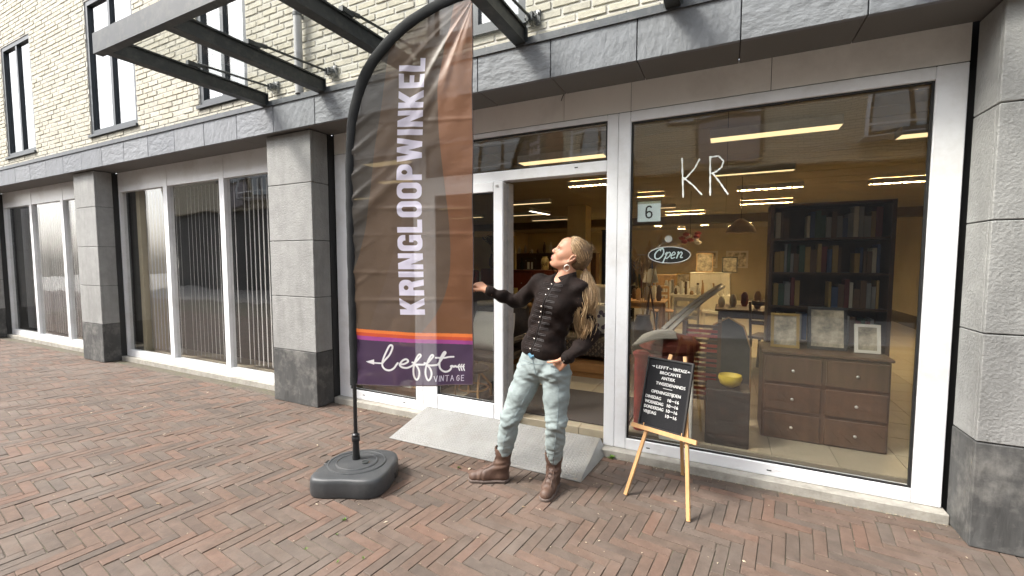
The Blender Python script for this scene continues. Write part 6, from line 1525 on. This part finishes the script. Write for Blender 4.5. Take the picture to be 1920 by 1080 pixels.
# stand collar
q = MB(); cvs = []; n = 30; cc_ = nck + V3(.003, .005, -.012)
for i in range(n+1):
    a = R(-118) + R(296 + 0)*i/n; rx, ry = .072, .070; lift = .012*math.cos(a)+.0
    for r_, z in ((1.0, -.028), (.94, .022 + lift), (.88, .020 + lift), (.92, -.030)): cvs.append(cc_ + V3(rx*r_*math.cos(a) + .0, ry*r_*math.sin(a), z + .010*math.cos(a)))
q.add(cvs, [(4*i+j, 4*i+(j+1) % 4, 4*i+4+(j+1) % 4, 4*i+4+j) for i in range(n) for j in range(4)] + [(0, 1, 2, 3), (4*n+3, 4*n+2, 4*n+1, 4*n)]); q.build('collar', velvet, jk, 'all')
for a, b, r_ in ((wc(elR, wrR, .86), wc(elR, wrR, .955), .0375), (wc(elL, wrL, .84), wc(elL, wrL, .965), .0415)):
    q = MB(); q.tube([a, wc(a, b, .5), b, wc(a, b, .9)], [r_+.001, r_+.002, r_, r_-.008], 20); q.build('cuff', velvet, jk, True)
for t in np.linspace(-.8, .8, 3):
    q = MB(); p = wc(elL, wrL, .93) + V3(-.02+t*.010, -.040, -.022 + t*.010); q.lathe(p, [(.0045, 0), (.004, .003), (.001, .004)], 10, Matrix.Rotation(R(90), 3, 'X')); q.build('button', bm_, jk, True)
q = MB()
q.tube([(-1.108, 2.512, .935), (-1.092, 2.506, .915), (-1.072, 2.508, .925)], [.010, .013, .007], 8, flat=((0, 1, 0), .35)); q.build('shirt_hem', mat('blue_cotton', (.12, .26, .36), .9, var=.3, scale=60, bump=.004), woman, True)

# ---- jeans ---------------------------------------------------------------
TV_ = Vol(np.arange(-1.44, -.80, .006), np.arange(2.42, 2.80, .006), np.arange(.14, .965, .006))
TV_.ell((-1.062, 2.622, .905), (.135, .104, .075), .03).ell((-1.056, 2.632, .835), (.153, .118, .085), .05)
TV_.chain([hiR + V3(-.0, .0, -.0), wc(hiR, knR, .5), knR, wc(knR, anR, .45), wc(knR, anR, .80)], [.096, .082, .067, .062, .051], .02, .04)
TV_.chain([hiL, wc(hiL, knL, .5), knL, wc(knL, anL, .45), wc(knL, anL, .86)], [.098, .083, .067, .062, .051], .02, .04)
TV_.ell((-.960, 2.545, .815), (.055, .045, .050), .03)  # the hand in the pocket
def tw(X, Y, Z):
    u1 = np.exp(-((Z-.46)/.075)**2); u2 = np.exp(-((Z-.79)/.06)**2); u3 = np.exp(-((Z-.25)/.05)**2)
    w = u1*(.0036*np.sin(118*Z + 30*X + 4*np.sin(26*X + 9*Y)) + .003*np.sin(61*Z - 42*X)) + u2*(.0034*np.sin(88*Z - 52*X*np.sign(X+1.055) + 8*Y) + .002*np.sin(140*Z + 30*X))
    w = w + u3*.0020*np.sin(125*Z - 40*X + 3*np.sin(40*Y)) + .0020*np.sin(44*Z + 37*X + 3*np.sin(19*X)) + .0010*np.sin(97*Z + 55*X + 5*np.sin(31*X + 11*Z)) + .0008*np.sin(150*Z - 70*X + 4*np.sin(24*Z))*(1 + 0*Y)
    return w
TV_.wrinkle(tw)
P, Q = TV_.mesh(); P = relax(P, Q, 1, .3)
denim = mat('pale_denim', (.245, .290, .288), .9, var=.18, scale=7, bump=.003, bscale=30, dirt=((.31, .36, .36), 4, .25), stretch=(1, 1, 1.6))
jn = mesh_obj('jeans', P, Q, denim, woman)
tb_ = BVHTree.FromPolygons([Vector(p) for p in P], [tuple(int(i) for i in f) for f in Q])
def tfront(x, z, out=.0012, y0=2.2, d=(0, 1, 0)):
    h = tb_.ray_cast(Vector((x, y0, z)), Vector(d)); return (h[0] + h[1]*out) if h[0] is not None else Vector((x, 2.55, z))
seam = mat('denim_seam', (.22, .27, .28), .9); hemm = mat('frayed_hem', (.34, .41, .41), .95)
def line(pts, r, name, m=seam): q = MB(); q.tube([tfront(x, z) for x, z in catmull(pts, 6)], r, 5); q.build(name, m, jn, True)
line([(-1.082, .905), (-1.075, .86), (-1.062, .80), (-1.055, .765)], .0028, 'fly_seam')
line([(-1.178, .845), (-1.15, .855), (-1.10, .868)], .0022, 'pocket_seam'); line([(-.925, .845), (-.95, .858), (-.985, .885)], .0025, 'pocket_seam')
line([(-1.185, .880), (-1.12, .878), (-1.06, .874), (-.98, .876), (-.93, .880)], .0022, 'waist_seam')
line([(-1.10, .72), (-1.15, .62), (-1.195, .53), (-1.235, .45), (-1.275, .36), (-1.305, .26)], .0022, 'leg_seam'); line([(-.925, .80), (-.915, .68), (-.918, .56), (-.92, .48), (-.945, .36), (-.968, .25)], .0022, 'leg_seam')
for kn, an, t in ():
    c_ = wc(kn, an, t); ax = (an-kn)/np.linalg.norm(an-kn); u_ = np.cross(ax, V3(0, 1, 0)); u_ /= np.linalg.norm(u_); v_ = np.cross(ax, u_)
    q = MB(); q.tube([c_ + .049*(math.cos(t_)*u_ + math.sin(t_)*v_) for t_ in np.linspace(0, 6.28, 28)], 0.0032, 7, flat=(tuple(ax), 1.8)); q.build('hem', hemm, jn, True)

# ---- boots ---------------------------------------------------------------
leather = mat('brown_boot_leather', (.080, .043, .029), .6, var=.3, scale=16, bump=.002, bscale=60, dirt=((.16, .105, .075), 9, .45))
solem = mat('boot_sole', (.13, .10, .085), .8, var=.2, scale=20); lacem = mat('boot_lace', (.035, .020, .015), .8)
def boot(an, toe, heel, label):
    an, toe, heel = V3(*an), V3(*toe), V3(*heel); f = (toe-heel); L = np.linalg.norm(f); f /= L; s_ = np.cross(f, V3(0, 0, 1)); up = V3(0, 0, 1)
    lo = np.minimum(toe, heel) - .09; hi = np.maximum(toe, heel) + .09
    BV = Vol(np.arange(lo[0], hi[0], .0042), np.arange(lo[1], hi[1], .0042), np.arange(-.02, .32, .0042))
    top = an + (an - V3(heel[0], heel[1], .05)*0 - an) + V3(0, 0, .085)
    BV.chain([heel + f*.045 + up*.055, an + V3(0, 0, -.03), an + V3(0, 0, .05) + (an - (heel + f*.05 + up*.165))*.15, top], [.041, .046, .055, .060], .02)
    BV.cap(heel + f*.035 + up*.038, heel + f*(L*.62) + up*.040, .036, .041, .02, flat=(tuple(up), 1.0)).cap(heel + f*(L*.55) + up*.040, heel + f*(L-.043) + up*.032, .041, .039, .02)
    BV.cap(an + f*.025 + V3(0, 0, -.05), heel + f*(L*.62) + up*.055, .038, .032, .03)
    BV.cut(lambda X, Y, Z: .020 - Z + 0*X + 0*Y).cut(lambda X, Y, Z: Z - (top[2] + .012*np.sin(9*X + 7*Y)) + 0*X)
    BV.cap(top + V3(0, 0, -.012), top + V3(0, 0, .05), .053, .060, .003, sub=True)
    BV.wrinkle(lambda X, Y, Z: .0028*np.sin(150*Z + 40*((X-an[0])*f[0] + (Y-an[1])*f[1]))*np.exp(-((Z-.13)/.03)**2) + .0022*np.sin(170*((X-heel[0])*f[0] + (Y-heel[1])*f[1]) + 30*Z)*np.exp(-(((X-heel[0])*f[0] + (Y-heel[1])*f[1] - L*.66)/.03)**2))
    P, Q = BV.mesh(); P = relax(P, Q, 1, .4); bo = mesh_obj('boot', P, Q, leather, woman); bo['label'] = label
    bv2 = BVHTree.FromPolygons([Vector(p) for p in P], [tuple(int(i) for i in t) for t in Q])
    SV = Vol(np.arange(lo[0], hi[0], .0042), np.arange(lo[1], hi[1], .0042), np.arange(-.012, .05, .0035))
    SV.cap(heel + f*.036 + up*.016, heel + f*(L*.6) + up*.016, .0395, .045, .01).cap(heel + f*(L*.55) + up*.016, heel + f*(L-.043) + up*.016, .045, .0425, .01)
    SV.cut(lambda X, Y, Z: .0015 - Z + 0*X + 0*Y).cut(lambda X, Y, Z: Z - .0215 + 0*X + 0*Y)
    SV._op(heel - .1 + f*.06, heel + .1 + f*.12, lambda X, Y, Z: np.maximum(np.abs((X-heel[0])*f[0] + (Y-heel[1])*f[1] - .088) - .016, Z - .007), .003, sub=True)
    P2, Q2 = SV.mesh(); mesh_obj('sole', relax(P2, Q2, 1, .3), Q2, solem, bo)
    def surf(t, side):                                           # t runs from instep to the top of the shaft
        base = heel + f*(L*.66) + up*.03; c0 = wc(base + up*.03, top, t)
        o_ = Vector(c0 + f*.20 + s_*side); h = bv2.ray_cast(o_, Vector(-f - up*(-.0) - (0.9*(1-t))*V3(0, 0, 1)*0).normalized()); 
        if h[0] is None or (h[0]-o_).length > .28: return Vector(c0 + f*.05 + s_*side)
        return h[0] + h[1]*.002
    q = MB()
    for i in range(8):
        t = .10 + i*.115; w_ = .013
        q.tube([surf(t, -w_), surf(t+.03, 0), surf(t+.06, w_)], .0022, 5); q.tube([surf(t, w_), surf(t+.03, 0), surf(t+.06, -w_)], .0022, 5)
    p = surf(.97, -.012); q.tube([p, p + Vector(f)*.02 + Vector(s_)*-.01 + Vector((0, 0, .004)), p + Vector(f)*.028 + Vector(s_)*-.014 + Vector((0, 0, -.05)), p + Vector(f)*.030 + Vector(s_)*-.012 + Vector((0, 0, -.085))], .0018, 5)
    p = surf(.97, .012); q.tube([p, p + Vector(f)*.016 + Vector((0, 0, .008)), p + Vector(f)*.022 + Vector(s_)*.006 + Vector((0, 0, -.04))], .0018, 5)
    q.build('lace', lacem, bo, True)
    q = MB()
    for sd in (-.022, .022): q.tube([surf(.08, sd), surf(.35, sd*.9), surf(.62, sd*.9), surf(.93, sd*.95)], .0022, 5)
    q.build('eyelet_edge', leather, bo, True)
    return bo
boot(anR + V3(0, 0, 0), (-1.560, 2.497, 0), (-1.302, 2.616, 0), 'brown laced boot pointing left')
boot(anL + V3(0, 0, 0), (-.985, 2.468, 0), (-1.000, 2.735, 0), 'brown laced boot pointing at the street')
